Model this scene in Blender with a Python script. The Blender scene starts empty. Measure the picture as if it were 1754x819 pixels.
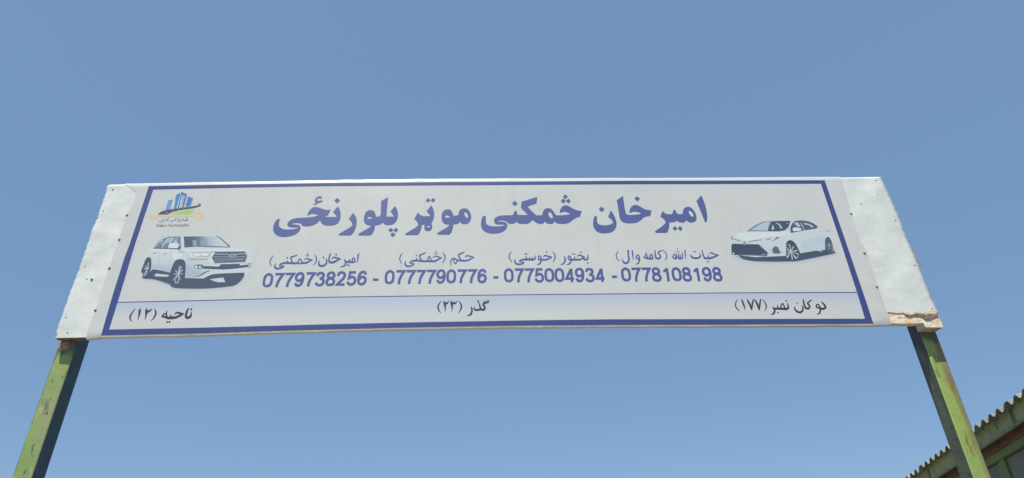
import bpy, bmesh, math, random
import numpy as np
from mathutils import Vector, Matrix, noise
from mathutils.geometry import delaunay_2d_cdt
random.seed(7)
S = bpy.context.scene
COL = S.collection
rad = math.radians

# ------------------------------------------------------------------ camera
# world: x along the signboard, y away from the camera, z up, ground at z = 0
ZB = 2.744                                   # height of the signboard's lower edge
FPX = 1050.0                                 # focal length for a 1754 px wide picture
CAM = np.array([0.008, -3.014, ZB - 1.1444])
YAW, PIT, ROL = .0322, .5077, -.0266
_F = np.array([math.sin(YAW)*math.cos(PIT), math.cos(YAW)*math.cos(PIT), math.sin(PIT)])
_R = np.array([math.cos(YAW), -math.sin(YAW), 0.]); _U = np.cross(_R, _F)
_R2 = _R*math.cos(ROL)+_U*math.sin(ROL); _U2 = -_R*math.sin(ROL)+_U*math.cos(ROL)
cd = bpy.data.cameras.new("camera"); cam = bpy.data.objects.new("camera", cd); COL.objects.link(cam)
cd.sensor_width = 36; cd.lens = 36*FPX/1754; cd.clip_start = .05; cd.clip_end = 2000
m = Matrix([list(x)+[0] for x in (_R2, _U2, -_F)]).transposed() if False else Matrix(((_R2[0], _U2[0], -_F[0], CAM[0]), (_R2[1], _U2[1], -_F[1], CAM[1]), (_R2[2], _U2[2], -_F[2], CAM[2]), (0, 0, 0, 1)))
cam.matrix_world = m
S.camera = cam

# ------------------------------------------------------------------ sky and sun
SUN_EL, SUN_AZ = 62.5, 27.0                  # from behind the camera, to its left
w = bpy.data.worlds.new("World"); S.world = w; w.use_nodes = True
nt = w.node_tree; bg = nt.nodes['Background']
sky = nt.nodes.new('ShaderNodeTexSky'); sky.sky_type = 'NISHITA'; sky.sun_disc = False
sky.sun_elevation = rad(SUN_EL); sky.sun_rotation = rad(180+SUN_AZ)
sky.altitude = 1800; sky.air_density = 1.0; sky.dust_density = 1.5; sky.ozone_density = 1.5
hz = nt.nodes.new('ShaderNodeMix'); hz.data_type = 'RGBA'; hz.inputs[0].default_value = .76      # even summer haze over the whole dome
hz.inputs[7].default_value = (1.10, 1.94, 3.25, 1)
nt.links.new(sky.outputs[0], hz.inputs[6]); nt.links.new(hz.outputs[2], bg.inputs[0]); bg.inputs[1].default_value = 0.15
sd = bpy.data.lights.new("sun", 'SUN'); sd.energy = 4.5; sd.angle = rad(.5); sd.color = (1, .96, .9)
so = bpy.data.objects.new("sun", sd); COL.objects.link(so)
tosun = Vector((-math.sin(rad(SUN_AZ))*math.cos(rad(SUN_EL)), -math.cos(rad(SUN_AZ))*math.cos(rad(SUN_EL)), math.sin(rad(SUN_EL))))
so.rotation_euler = tosun.to_track_quat('Z', 'Y').to_euler()
S.view_settings.view_transform = 'Standard'; S.view_settings.look = 'None'
S.view_settings.exposure = 0.15; S.view_settings.gamma = 1

# ------------------------------------------------------------------ helpers
def srgb(r, g, b):
    f = lambda c: (c/255/12.92) if c/255 <= .04045 else ((c/255+.055)/1.055)**2.4
    return (f(r), f(g), f(b), 1)

def ray(x, y):
    return _F + _R2*(x-877)/FPX - _U2*(y-409.5)/FPX
def at(x, y, Y=0.):
    """point of the plane y = Y seen at photograph position x, y"""
    d = ray(x, y); p = CAM + d*(Y-CAM[1])/d[1]
    return p

def mat(name, col, rough=.5, var=0., col2=None, scale=8., bump=0., bscale=40., spec=.5, thr=(.4, .6), metal=0., detail=6.):
    """plain surface; var mixes in col2 by noise, bump adds fine relief"""
    M = bpy.data.materials.new(name); M.use_nodes = True; t = M.node_tree; L = t.links
    b = t.nodes['Principled BSDF']; b.inputs['Roughness'].default_value = rough
    b.inputs['Specular IOR Level'].default_value = spec; b.inputs['Metallic'].default_value = metal
    tc = t.nodes.new('ShaderNodeTexCoord')
    if col2 is not None:
        n = t.nodes.new('ShaderNodeTexNoise'); n.inputs['Scale'].default_value = scale; n.inputs['Detail'].default_value = detail; n.inputs['Roughness'].default_value = .65
        L.new(tc.outputs['Object'], n.inputs['Vector'])
        r = t.nodes.new('ShaderNodeMapRange'); r.inputs[1].default_value = thr[0]; r.inputs[2].default_value = thr[1]; r.inputs[4].default_value = var
        L.new(n.outputs[0], r.inputs[0])
        x = t.nodes.new('ShaderNodeMix'); x.data_type = 'RGBA'; x.inputs[6].default_value = col; x.inputs[7].default_value = col2
        L.new(r.outputs[0], x.inputs[0]); L.new(x.outputs[2], b.inputs['Base Color'])
    else:
        b.inputs['Base Color'].default_value = col
    if bump:
        n = t.nodes.new('ShaderNodeTexNoise'); n.inputs['Scale'].default_value = bscale; n.inputs['Detail'].default_value = 5
        L.new(tc.outputs['Object'], n.inputs['Vector'])
        bp = t.nodes.new('ShaderNodeBump'); bp.inputs['Strength'].default_value = bump; bp.inputs['Distance'].default_value = .01
        L.new(n.outputs[0], bp.inputs['Height']); L.new(bp.outputs[0], b.inputs['Normal'])
    return M

def add_layer(M, col, scale, lo, hi, amount=1., stretch=(1, 1, 1), mask=None):
    """mix another colour over the base colour of material M where a noise is high; mask = (axis, a, b): only between a and b of that axis"""
    t = M.node_tree; L = t.links; b = t.nodes['Principled BSDF']; src = b.inputs['Base Color']
    x = t.nodes.new('ShaderNodeMix'); x.data_type = 'RGBA'
    if src.is_linked: L.new(src.links[0].from_socket, x.inputs[6])
    else: x.inputs[6].default_value = src.default_value
    x.inputs[7].default_value = col
    tc = t.nodes.new('ShaderNodeTexCoord'); mp = t.nodes.new('ShaderNodeMapping'); mp.inputs['Scale'].default_value = stretch
    n = t.nodes.new('ShaderNodeTexNoise'); n.inputs['Scale'].default_value = scale; n.inputs['Detail'].default_value = 8; n.inputs['Roughness'].default_value = .7
    L.new(tc.outputs['Object'], mp.inputs[0]); L.new(mp.outputs[0], n.inputs['Vector'])
    r = t.nodes.new('ShaderNodeMapRange'); r.inputs[1].default_value = lo; r.inputs[2].default_value = hi; r.inputs[4].default_value = amount
    if mask:
        sp = t.nodes.new('ShaderNodeSeparateXYZ'); L.new(tc.outputs['Object'], sp.inputs[0])
        mr = t.nodes.new('ShaderNodeMapRange'); mr.inputs[1].default_value = mask[1]; mr.inputs[2].default_value = mask[2]; mr.inputs[3].default_value = -.35; mr.inputs[4].default_value = .3
        L.new(sp.outputs[mask[0]], mr.inputs[0])
        ad = t.nodes.new('ShaderNodeMath'); L.new(n.outputs[0], ad.inputs[0]); L.new(mr.outputs[0], ad.inputs[1]); L.new(ad.outputs[0], r.inputs[0])
    else: L.new(n.outputs[0], r.inputs[0])
    L.new(r.outputs[0], x.inputs[0]); L.new(x.outputs[2], b.inputs['Base Color'])

def link(name, me, M, parent=None, smooth=False):
    if M: me.materials.append(M)
    if smooth:
        for p in me.polygons: p.use_smooth = True
    o = bpy.data.objects.new(name, me); COL.objects.link(o)
    if parent: o.parent = parent
    return o
def from_bm(name, bm, M, parent=None, smooth=False):
    me = bpy.data.meshes.new(name); bm.to_mesh(me); bm.free()
    return link(name, me, M, parent, smooth)
def from_data(name, vs, fs, M, parent=None, smooth=False):
    me = bpy.data.meshes.new(name); me.from_pydata([tuple(v) for v in vs], [], fs); me.update()
    return link(name, me, M, parent, smooth)
def hexa(name, c8, M, parent=None, bevel=0.):
    """box from 8 corners: bottom 4 then top 4, each counter-clockwise from above"""
    bm = bmesh.new(); v = [bm.verts.new(tuple(c)) for c in c8]
    for f in ((0, 3, 2, 1), (4, 5, 6, 7), (0, 1, 5, 4), (1, 2, 6, 5), (2, 3, 7, 6), (3, 0, 4, 7)): bm.faces.new([v[i] for i in f])
    if bevel: bmesh.ops.bevel(bm, geom=bm.edges[:], offset=bevel, segments=2, affect='EDGES', profile=.5)
    return from_bm(name, bm, M, parent)
def box(name, x0, x1, y0, y1, z0, z1, M, parent=None, bevel=0.):
    return hexa(name, [(x0, y0, z0), (x1, y0, z0), (x1, y1, z0), (x0, y1, z0), (x0, y0, z1), (x1, y0, z1), (x1, y1, z1), (x0, y1, z1)], M, parent, bevel)
def thing(name, label, cat, loc=(0, 0, 0)):
    o = bpy.data.objects.new(name, None); COL.objects.link(o); o.location = loc; o['label'] = label; o['category'] = cat
    return o

# ------------------------------------------------------------------ materials
vinyl = mat('white vinyl', (.62, .63, .59, 1), .36, .45, (.57, .575, .545, 1), 3., bump=.14, bscale=3.5)
add_layer(vinyl, (.54, .53, .47, 1), 7, .5, .75, .45, (3., 1, .35))
metalw = mat('white painted sheet metal', (.74, .765, .69, 1), .45, .8, (.62, .65, .62, 1), 7., bump=.12, bscale=14)
add_layer(metalw, (.42, .41, .36, 1), 26, .66, .74, .6)
rustmet = mat('rusted painted metal', (.84, .79, .64, 1), .7, .8, (.80, .56, .28, 1), 18., bump=.35, bscale=70, thr=(.48, .66))
add_layer(rustmet, (.80, .42, .14, 1), 12, .48, .60, .85, (1, 1, 3))
add_layer(rustmet, (.32, .18, .09, 1), 45, .66, .72, .7)
crack = mat('dark gap under torn metal', (.34, .29, .22, 1), .9, .9, (.10, .07, .05, 1), 38)
lipmat = mat('dusty vinyl hem', (.53, .51, .44, 1), .6, .8, (.45, .42, .34, 1), 20, bump=.2, bscale=50)
wood = mat('weathered brown wood', (.30, .20, .14, 1), .8, .9, (.13, .08, .06, 1), 22, bump=.4, bscale=60)
putty = mat('pinkish filler', (.42, .30, .24, 1), .85, .8, (.27, .19, .14, 1), 45, bump=.6, bscale=90)
frame_m = mat('grey steel', (.25, .25, .24, 1), .5)
def paint(name):
    M = mat(name, (.29, .38, .11, 1), .5, 1., (.22, .33, .10, 1), 6., bump=.12, bscale=35, thr=(.35, .65))
    return M
green_l = paint('green gloss paint, left post')
add_layer(green_l, (.30, .33, .17, 1), 4, .45, .62, .7, (1.5, 1.5, .5))
add_layer(green_l, (.16, .14, .07, 1), 17, .60, .66, .75, (1, 1, .35))
add_layer(green_l, (.42, .47, .22, 1), 10, .58, .64, .6, (1, 1, .4))
add_layer(green_l, (.05, .06, .045, 1), 34, .59, .63, .85, (1, 1, .6))
add_layer(green_l, (.27, .12, .07, 1), 12, .62, .66, .85)
add_layer(green_l, (.07, .10, .075, 1), 7, .5, .62, .8, (1, 1, .5), mask=(2, 2.56, 2.72))  # shade below the board painted in: darker towards the post top
add_layer(green_l, (.16, .15, .09, 1), 9, .5, .62, .7, (1, 1, .3), mask=(0, -2.232, -2.246))
green_r = mat('yellow green gloss paint, right post', (.35, .44, .115, 1), .5, 1., (.28, .40, .11, 1), 7., bump=.12, bscale=35, thr=(.35, .65))
add_layer(green_r, (.23, .20, .09, 1), 9, .45, .62, .85, (1.2, 1.2, .25), mask=(0, 2.30, 2.385))
add_layer(green_r, (.20, .17, .10, 1), 12, .42, .6, .9, (1, 1, .25), mask=(0, 2.292, 2.284))
add_layer(green_r, (.24, .16, .06, 1), 22, .55, .62, .85, (1, 1, .3))
add_layer(green_r, (.42, .48, .16, 1), 9, .58, .64, .6, (1, 1, .4))
add_layer(green_r, (.10, .07, .04, 1), 40, .64, .68, .8, (1, 1, .6))
add_layer(green_r, (.07, .10, .075, 1), 7, .5, .62, .8, (1, 1, .5), mask=(2, 2.58, 2.74))  # board's shade painted into the top of this post too
side_l = mat('blue green undercoat', (.045, .085, .10, 1), .5, 1., (.035, .06, .065, 1), 8, bump=.15, bscale=40)  # darker blue green on the side and back faces
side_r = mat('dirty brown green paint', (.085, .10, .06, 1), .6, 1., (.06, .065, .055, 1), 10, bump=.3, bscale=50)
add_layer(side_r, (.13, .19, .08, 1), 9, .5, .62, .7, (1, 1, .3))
add_layer(side_r, (.03, .04, .055, 1), 6, .45, .55, .85, (1, 1, .6), mask=(2, 2.45, 2.8))  # darker and bluer towards the top
def ink(name, c, rough=.45): return mat('ink '+name, c, rough, .5, tuple(v*1.12 for v in c[:3])+(1,), 5.)
I_border = ink('border blue', (.045, .068, .215, 1))
I_title = ink('heading blue', (.085, .115, .29, 1))
I_num = ink('number blue', (.08, .105, .28, 1))
I_black = ink('charcoal', (.035, .042, .058, 1))
def T(name, r, g, b): 
    c = srgb(r, g, b)
    return mat('ink '+name, (c[0]*.965, c[1]*.96, c[2]*.925, 1), .42)

# ------------------------------------------------------------------ the board's surface
def lerp_tab(tab, x):
    if x <= tab[0][0]: return tab[0][1]
    for (a, p), (b, q) in zip(tab, tab[1:]):
        if x <= b: return p+(q-p)*(x-a)/(b-a)
    return tab[-1][1]
def zt_tab(pts): return [(lambda p: (p[0], p[2]))(at(*q)) for q in pts]
TOP = zt_tab([(187, 316.5), (214, 315.6), (300, 314), (420, 312), (560, 309.6), (680, 308), (860, 306.6), (1100, 305.8), (1300, 304.6), (1415, 304), (1508, 303)])
BOT = zt_tab([(93, 579.5), (149, 578.5), (173, 575), (262, 573), (355, 571), (500, 566.3), (670, 561.8), (860, 558.4), (1050, 556.7), (1260, 556), (1400, 555.2), (1496, 554.4), (1540, 553), (1585, 552.5)])
zt = lambda x: lerp_tab(TOP, x)
zb = lambda x: lerp_tab(BOT, x)
def sm(a, b, x):
    t = min(1, max(0, (x-a)/(b-a))); return t*t*(3-2*t)
def surf(x, z):
    """how far the skin of the board stands out of its plane, in metres"""
    zz = z-ZB
    e = 0.0013*noise.noise(Vector((x*1.6, zz*2.5, 3.1)))
    e += .0022*noise.noise(Vector((x*2.2, zz*1.0+4, 9.)))*(sm(.80, .93, zz)+sm(.12, .0, zz))
    k = sm(2.015, 2.10, abs(x))
    e += k*.0035*noise.noise(Vector((x*4.5, zz*3.6, 1.)))
    e += k*.0022*noise.noise(Vector((x*11., zz*9., 5.)))
    e += k*.0009*(1-abs(noise.noise(Vector((x*7., zz*10., 8.))))*2.2)**3
    # crease fanning out of the lower right corner of the vinyl
    for (x0, z0, x1, z1, h) in ((1.93, .16, 2.09, .055, .004), (1.95, .28, 2.08, .22, .0025), (2.0, .09, 2.1, .03, .003), (-2.07, .12, -1.99, .25, .003)):
        dx, dz = x1-x0, z1-z0; l = math.hypot(dx, dz); u = ((x-x0)*dx+(zz-z0)*dz)/l/l; d = ((x-x0)*dz-(zz-z0)*dx)/l
        e += h*math.exp(-(d/.014)**2)*math.exp(-((u-.6)/.45)**2)*sm(2.015, 2.04, abs(x))
    return e
YV = -.003
def on_face(x, z, layer): return (x, YV - surf(x, z) - .00016 - layer*.00006, z)

# ------------------------------------------------------------------ print helpers
def parse(s, off, sc):
    out = []
    for tk in s.split():
        c = tk.endswith('!'); tk = tk.rstrip('!'); v = [float(a) for a in tk.split(',')]
        out.append((off[0]+v[0]/sc, off[1]+v[1]/sc, (v[2]/sc if len(v) > 2 else 0), c))
    return out
def smooth(pts, closed, seg=4):
    n = len(pts); out = []
    rng = range(n if closed else n-1)
    for i in rng:
        p1 = pts[i]; p2 = pts[(i+1) % n]
        p0 = pts[i-1] if (closed or i > 0) else p1
        p3 = pts[(i+2) % n] if (closed or i+2 < n) else p2
        if p1[3]: p0 = p1
        if p2[3]: p3 = p2
        if p1[3] and p2[3]:
            out.append(p1[:3]); continue
        for k in range(seg):
            t = k/seg
            a = [.5*((2*p1[j])+(-p0[j]+p2[j])*t+(2*p0[j]-5*p1[j]+4*p2[j]-p3[j])*t*t+(-p0[j]+3*p1[j]-3*p2[j]+p3[j])*t**3) for j in range(3)]
            # damp the overshoot where two very different spans meet
            l = [p1[j]+(p2[j]-p1[j])*t for j in range(3)]
            out.append(tuple(.8*a[j]+.2*l[j] for j in range(3)))
    if not closed: out.append(pts[-1][:3])
    return out
def ribbon(pts):
    """outline polygon of a pen stroke (x, y, width)"""
    n = len(pts); Lf = []; Rt = []
    def nrm(a, b):
        dx, dy = b[0]-a[0], b[1]-a[1]; l = math.hypot(dx, dy) or 1
        return (-dy/l, dx/l)
    for i in range(n):
        n0 = nrm(pts[i-1], pts[i]) if i else None; n1 = nrm(pts[i], pts[i+1]) if i < n-1 else None
        n0 = n0 or n1; n1 = n1 or n0; mx, my = n0[0]+n1[0], n0[1]+n1[1]; l = math.hypot(mx, my)
        if l < .3: mx, my, l = n0[0], n0[1], 1
        mx, my = mx/l, my/l; k = 1/max(.5, mx*n0[0]+my*n0[1]); w = pts[i][2]/2*k
        Lf.append((pts[i][0]+mx*w, pts[i][1]+my*w)); Rt.append((pts[i][0]-mx*w, pts[i][1]-my*w))
    def cap(p, q, sgn):
        dx, dy = q[0]-p[0], q[1]-p[1]; l = math.hypot(dx, dy) or 1; w = p[2]/2*.8
        return (p[0]-dx/l*w, p[1]-dy/l*w)
    return Lf+[cap(pts[-1], pts[-2], 1)]+Rt[::-1]+[cap(pts[0], pts[1], 1)]
def wind(poly, x, y):
    c = 0; n = len(poly)
    for i in range(n):
        x0, y0 = poly[i]; x1, y1 = poly[(i+1) % n]
        if y0 <= y < y1:
            if (x1-x0)*(y-y0)-(x-x0)*(y1-y0) > 0: c += 1
        elif y1 <= y < y0:
            if (x1-x0)*(y-y0)-(x-x0)*(y1-y0) < 0: c -= 1
    return c
def fill(name, polys, holes, M, parent, layer, grid=False, mapper=None):
    """polys / holes in photograph pixels -> flat print lying on the vinyl"""
    vs = []; es = []
    for P in polys+holes:
        b = len(vs); vs += [Vector((p[0], p[1])) for p in P]; es += [(b+i, b+(i+1) % len(P)) for i in range(len(P))]
    r = delaunay_2d_cdt(vs, es, [], 0, 1e-4)
    V, Fc = r[0], r[2]; keep = []
    bb = [(min(p[0] for p in P), max(p[0] for p in P), min(p[1] for p in P), max(p[1] for p in P)) for P in polys]
    for f in Fc:
        cx = sum(V[i][0] for i in f)/len(f); cy = sum(V[i][1] for i in f)/len(f)
        if any(b[0] <= cx <= b[1] and b[2] <= cy <= b[3] and wind(P, cx, cy) != 0 for P, b in zip(polys, bb)) and not any(wind(H, cx, cy) for H in holes):
            keep.append(f)
    bm = bmesh.new(); bv = {}
    for f in keep:
        q = []
        for i in f:
            if i not in bv:
                p = at(V[i][0], V[i][1], YV); bv[i] = bm.verts.new((p[0], 0, p[2]))
            q.append(bv[i])
        try: bm.faces.new(q)
        except ValueError: pass
    if True:
        xs = [v.co.x for v in bm.verts]; zs = [v.co.z for v in bm.verts]
        for a, (lo, hi), no in ((0, (min(xs), max(xs)), (1, 0, 0)), (2, (min(zs), max(zs)), (0, 0, 1))):
            k = math.ceil(lo/.03)
            while k*.03 < hi:
                co = [0, 0, 0]; co[a] = k*.03
                bmesh.ops.bisect_plane(bm, geom=bm.verts[:]+bm.edges[:]+bm.faces[:], plane_co=co, plane_no=no, dist=1e-6); k += 1
    for v in bm.verts: v.co = on_face(v.co.x, v.co.z, layer)
    bmesh.ops.recalc_face_normals(bm, faces=bm.faces[:])
    for f in bm.faces:
        if f.normal.y > 0: f.normal_flip()
    return from_bm(name, bm, M, parent)
def ell(cx, cy, rx, ry, n=14, rot=0.):
    c, s = math.cos(rot), math.sin(rot)
    return [(cx+rx*math.cos(a)*c-ry*math.sin(a)*s, cy+rx*math.cos(a)*s+ry*math.sin(a)*c) for a in [i*2*math.pi/n for i in range(n)]]
class Art:
    """collects outlines, strokes and dots drawn in one zoomed frame of the photograph"""
    def __init__(s, off, sc, w=1.): s.off, s.sc, s.P, s.H, s.w = off, sc, [], [], w
    def o(s, *paths):
        for p in paths: s.P.append([q[:2] for q in smooth(parse(p, s.off, s.sc), True)])
        return s
    def h(s, *paths):
        for p in paths: s.H.append([q[:2] for q in smooth(parse(p, s.off, s.sc), True)])
        return s
    def k(s, *paths):
        for p in paths: s.P.append(ribbon([(q[0], q[1], q[2]*s.w) for q in smooth(parse(p, s.off, s.sc), False)]))
        return s
    def d(s, *dots):
        for x, y, r in dots: s.P.append(ell(s.off[0]+x/s.sc, s.off[1]+y/s.sc, r/s.sc, r/s.sc, 8))
        return s
    def dia(s, *paths):
        for p in paths: s.P.append([q[:2] for q in parse(p, s.off, s.sc)])
        return s
    def e(s, x, y, rx, ry, rot=0., hole=False):
        (s.H if hole else s.P).append(ell(s.off[0]+x/s.sc, s.off[1]+y/s.sc, rx/s.sc, ry/s.sc, 18, rot)); return s
    def make(s, name, M, parent, layer, grid=False):
        if name in ('body_shade', 'glass_shade', 'emblem_spark', 'door_handle', 'fog_light', 'mirror', 'seat_silhouette', 'roof_rail', 'side_window', 'body_highlight', 'glass_glint', 'windscreen', 'indicator', 'panel_seam', 'chrome_trim', 'headlight_trim', 'grille_bar', 'window_frame', 'badge_ring') and len(s.P) > 1 and not s.H:
            return [fill(name, [p], [], M, parent, layer+.12*i, grid) for i, p in enumerate(s.P)][0]
        return fill(name, s.P, s.H, M, parent, layer, grid)
_gm = bpy.data.materials.new('ink graded'); _gm.use_nodes = True
_at = _gm.node_tree.nodes.new('ShaderNodeVertexColor'); _at.layer_name = 'print'
_gm.node_tree.links.new(_at.outputs[0], _gm.node_tree.nodes['Principled BSDF'].inputs['Base Color']); _gm.node_tree.nodes['Principled BSDF'].inputs['Roughness'].default_value = .45
def graded(name, off, sc, rows, parent, layer):
    """printed tone graded between polylines: rows = [(points, sRGB or list of sRGB)], all with the same number of points"""
    sub = 6; L = []
    for pts, c in rows:
        q = parse(pts, off, sc); n = len(q); cc = c if isinstance(c, list) else [c]*n
        L.append([((q[i][0], q[i][1]), srgb(*cc[i])) for i in range(n)]); L[-1] = [(q_, (c_[0]*.965, c_[1]*.96, c_[2]*.925, 1)) for q_, c_ in L[-1]]
    vs, cs, fs = [], [], []; n = len(L[0])
    for (A, B) in zip(L, L[1:]):
        b = len(vs)
        for i in range(n):
            for k in range(sub+1):
                t = k/sub; x = A[i][0][0]+(B[i][0][0]-A[i][0][0])*t; y = A[i][0][1]+(B[i][0][1]-A[i][0][1])*t
                p = at(x, y, YV); vs.append(on_face(p[0], p[2], layer)); cs.append([A[i][1][j]+(B[i][1][j]-A[i][1][j])*t for j in range(4)])
        for i in range(n-1):
            for k in range(sub): a = b+i*(sub+1)+k; fs.append((a, a+sub+1, a+sub+2, a+1))
    o = from_data(name, vs, fs, _gm, parent)
    ca = o.data.color_attributes.new('print', 'FLOAT_COLOR', 'POINT')
    for i, c in enumerate(cs): ca.data[i].color = c
    bm = bmesh.new(); bm.from_mesh(o.data)
    for f in bm.faces:
        if f.normal.y > 0: f.normal_flip()
    bm.to_mesh(o.data); bm.free()
    return o

# ------------------------------------------------------------------ ground
gm = mat('dusty ground', (.23, .20, .155, 1), .95, .9, (.18, .155, .12, 1), .8, bump=.4, bscale=12)
bm = bmesh.new()
bmesh.ops.create_grid(bm, x_segments=60, y_segments=60, size=600)
for v in bm.verts:
    d = math.hypot(v.co.x, v.co.y)
    v.co.z = 0 if d < 30 else .5*noise.noise(v.co*.02)*min(1, (d-30)/60)
g = from_bm('ground', bm, gm); g['kind'] = 'structure'

# ------------------------------------------------------------------ the sign
sign = thing('shop_sign', 'long white painted signboard with blue Pashto lettering and two car pictures on green steel posts', 'sign')

# posts (square tube with rounded corners, the front face butts the back of the board)
def post(x0, x1, y0, y1, M, Ms, label):
    bm = bmesh.new(); ztop = ZB+.88; n = 26
    ring = []
    r = .007
    for cx, cy, a0 in ((x1-r, y0+r, -90), (x1-r, y1-r, 0), (x0+r, y1-r, 90), (x0+r, y0+r, 180)):
        for k in range(4): a = rad(a0+k*30); ring.append((cx+r*math.cos(a), cy+r*math.sin(a)))
    rows = []
    for i in range(n+1):
        z = ztop*i/n; rows.append([bm.verts.new((x+.0006*noise.noise(Vector((x*9, y*9, z*3))), y+.0006*noise.noise(Vector((x*9+7, y*9, z*3))), z)) for x, y in ring])
    for a, b in zip(rows, rows[1:]):
        for i in range(len(ring)): j = (i+1) % len(ring); bm.faces.new((a[i], a[j], b[j], b[i]))
    bm.faces.new(rows[-1])
    o = from_bm('post', bm, M, sign); o['label'] = label
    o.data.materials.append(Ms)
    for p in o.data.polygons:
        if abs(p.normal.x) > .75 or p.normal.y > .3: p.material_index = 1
    return o
DL, DR = .056, .078
xl1 = at(131, 590, DL)[0]; xl0 = at(100, 590, DL)[0]; xr0 = at(1577, 571, DR)[0]; xr1 = at(1605, 572, DR)[0]
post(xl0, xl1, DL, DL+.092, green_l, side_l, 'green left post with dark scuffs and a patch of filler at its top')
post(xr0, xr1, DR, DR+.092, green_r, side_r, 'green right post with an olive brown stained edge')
for nm, x0, x1, y0 in (('base_plate', xl0, xl1, DL), ('base_plate', xr0, xr1, DR)):
    box(nm, x0-.05, x1+.05, y0-.05, y0+.142, .0, .012, frame_m, sign, .002)

# frame behind the skin
x0, x1 = at(150, 500)[0], at(1580, 500)[0]
for z0 in (ZB+.05, ZB+.86): box('frame_tube', x0, x1, .018, .046, z0-.0125, z0+.0125, frame_m, sign)
for k in range(5):
    x = x0+.02+(x1-x0-.05)*k/4; box('frame_tube', x, x+.025, .019, .045, ZB+.064, ZB+.846, frame_m, sign)
nx = 60; vs = []; fs = []
for i in range(nx+1):
    x = at(140, 560)[0]+(at(1590, 540)[0]-at(140, 560)[0])*i/nx
    vs += [(x, .0505, zb(x)+.012), (x, .0505, zt(x)-.012)]
for i in range(nx): fs.append((2*i+2, 2*i, 2*i+1, 2*i+3))
from_data('back_sheet', vs, fs, metalw, sign)

# painted metal end sheets
LE = [at(x, y) for x, y in ((185, 317), (182, 327), (178, 339), (171, 362), (160, 389), (142.5, 440), (119, 504.5), (105.4, 543.5), (97.6, 565), (92.7, 579))]
RE = [at(x, y) for x, y in ((1508.6, 303), (1525, 339), (1542, 377), (1563, 430), (1583.6, 479), (1604.4, 532), (1616, 556), (1616.5, 560.5))]
def xe(tab, z):
    t = sorted((p[2], p[0]) for p in tab); return lerp_tab(t, z)
VL = [at(x, y) for x, y in ((212, 316), (231, 330), (232, 345), (217, 371), (203, 412), (187, 462), (163, 534), (152, 562), (149, 582))]
VR = [at(x, y) for x, y in ((1440, 303.5), (1457, 362), (1472, 411), (1487, 438), (1502, 487), (1519, 534), (1527, 556))]
def end_sheet(left):
    nu, nv = 22, 90; vs = []; fs = []; tk = .0016
    inner = at(260, 400)[0] if left else at(1430, 400)[0]
    torn = [at(1510+a/6.3, 510+b/6.3) for a, b in ((-60, 150), (60, 155), (120, 165), (180, 174), (230, 165), (262, 192), (300, 203), (370, 180), (420, 195), (460, 218), (490, 226), (540, 200), (590, 170), (606, 165))]
    tt = sorted((p[0], p[2]) for p in torn)
    for j in range(nv+1):
        for i in range(nu+1):
            u = i/nu; v = j/nv
            z = ZB-.02+v*.96
            xo = xe(LE if left else RE, z)
            rag = .0028*noise.noise(Vector((3.3 if left else 8.8, z*17, 0)))+.003*noise.noise(Vector((z*55, 2, 0)))
            if left and random.random() < .08: rag += .004
            xo += rag*(1 if left else .45)
            x = inner+(xo-inner)*u
            lo = zb(x)+.001; hi = zt(x)-.002
            if not left and x > tt[0][0]: lo = max(lo, lerp_tab(tt, x)+.0015*noise.noise(Vector((x*90, 0, 0))))
            if left: hi -= .004*abs(noise.noise(Vector((x*40, 1, 1))))
            z = lo+(hi-lo)*v
            y = -surf(x, z)-(.0007 if abs(x) < 2.0 else .0012) + (0 if u < .97 else .003*random.random())
            vs.append((x, y, z))
    W = nu+1
    for j in range(nv):
        for i in range(nu):
            a = j*W+i; q = (a, a+1, a+W+1, a+W); fs.append(q[::-1] if left else q)
    # the outer edge and the top are folded back round the frame
    b = len(vs); 
    for j in range(nv+1):
        p = vs[j*W+nu]; vs.append((p[0]+(.0 if left else -.0), .046, p[2]))
    for j in range(nv): q = (j*W+nu, b+j, b+j+1, (j+1)*W+nu); fs.append(q[::-1] if left else q)
    b = len(vs)
    for i in range(W): p = vs[nv*W+i]; vs.append((p[0], .046, p[2]-.001))
    for i in range(nu): q = (nv*W+i, nv*W+i+1, b+i+1, b+i); fs.append(q[::-1] if left else q)
    return from_data('end_sheet', vs, fs, metalw, sign, True)
o = end_sheet(True); o['label'] = 'dented white metal sheet at the left end'
o = end_sheet(False); o['label'] = 'white metal sheet at the right end, torn and rusted along its bottom'

# vinyl skin wrapped over the top and bottom edges
nu, nv = 190, 36; vs = []; fs = []
for i in range(nu+1):
    u = i/nu; col = []
    for j in range(nv+1):
        v = j/nv; z = ZB+v*.92
        xa, xb = xe(VL, z), xe(VR, z); x = xa+(xb-xa)*u; z = zb(x)+(zt(x)-zb(x))*v
        col.append((x, YV-surf(x, z), z))
    xt = col[-1][0]; lump = .0035*max(0, noise.noise(Vector((xt*5, 0, 0))))+.005*math.exp(-((xt+.86)/.04)**2)+.004*math.exp(-((xt+.72)/.04)**2)+.004*math.exp(-((xt+.44)/.05)**2)
    y0 = col[-1][1]; z0 = col[-1][2]
    top = [(xt, y0+.002, z0+.0025+lump*.6), (xt, y0+.007, z0+.0045+lump), (xt, y0+.016, z0+.004+lump*.6), (xt, .05, z0)]
    xb_ = col[0][0]; y1 = col[0][1]; z1 = col[0][2]
    rr = 1+.25*noise.noise(Vector((xb_*7, 3, 3)))
    bot = [(xb_, .046, z1+.004), (xb_, y1+.030, z1-.0080*rr), (xb_, y1+.0075, z1-.0105*rr), (xb_, y1+.0012, z1-.0092*rr), (xb_, y1+.0003, z1-.0008)]
    vs += bot+col+top
H = nv+1+9
for i in range(nu):
    for j in range(H-1): a = i*H+j; fs.append((a, a+H, a+H+1, a+1))
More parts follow.
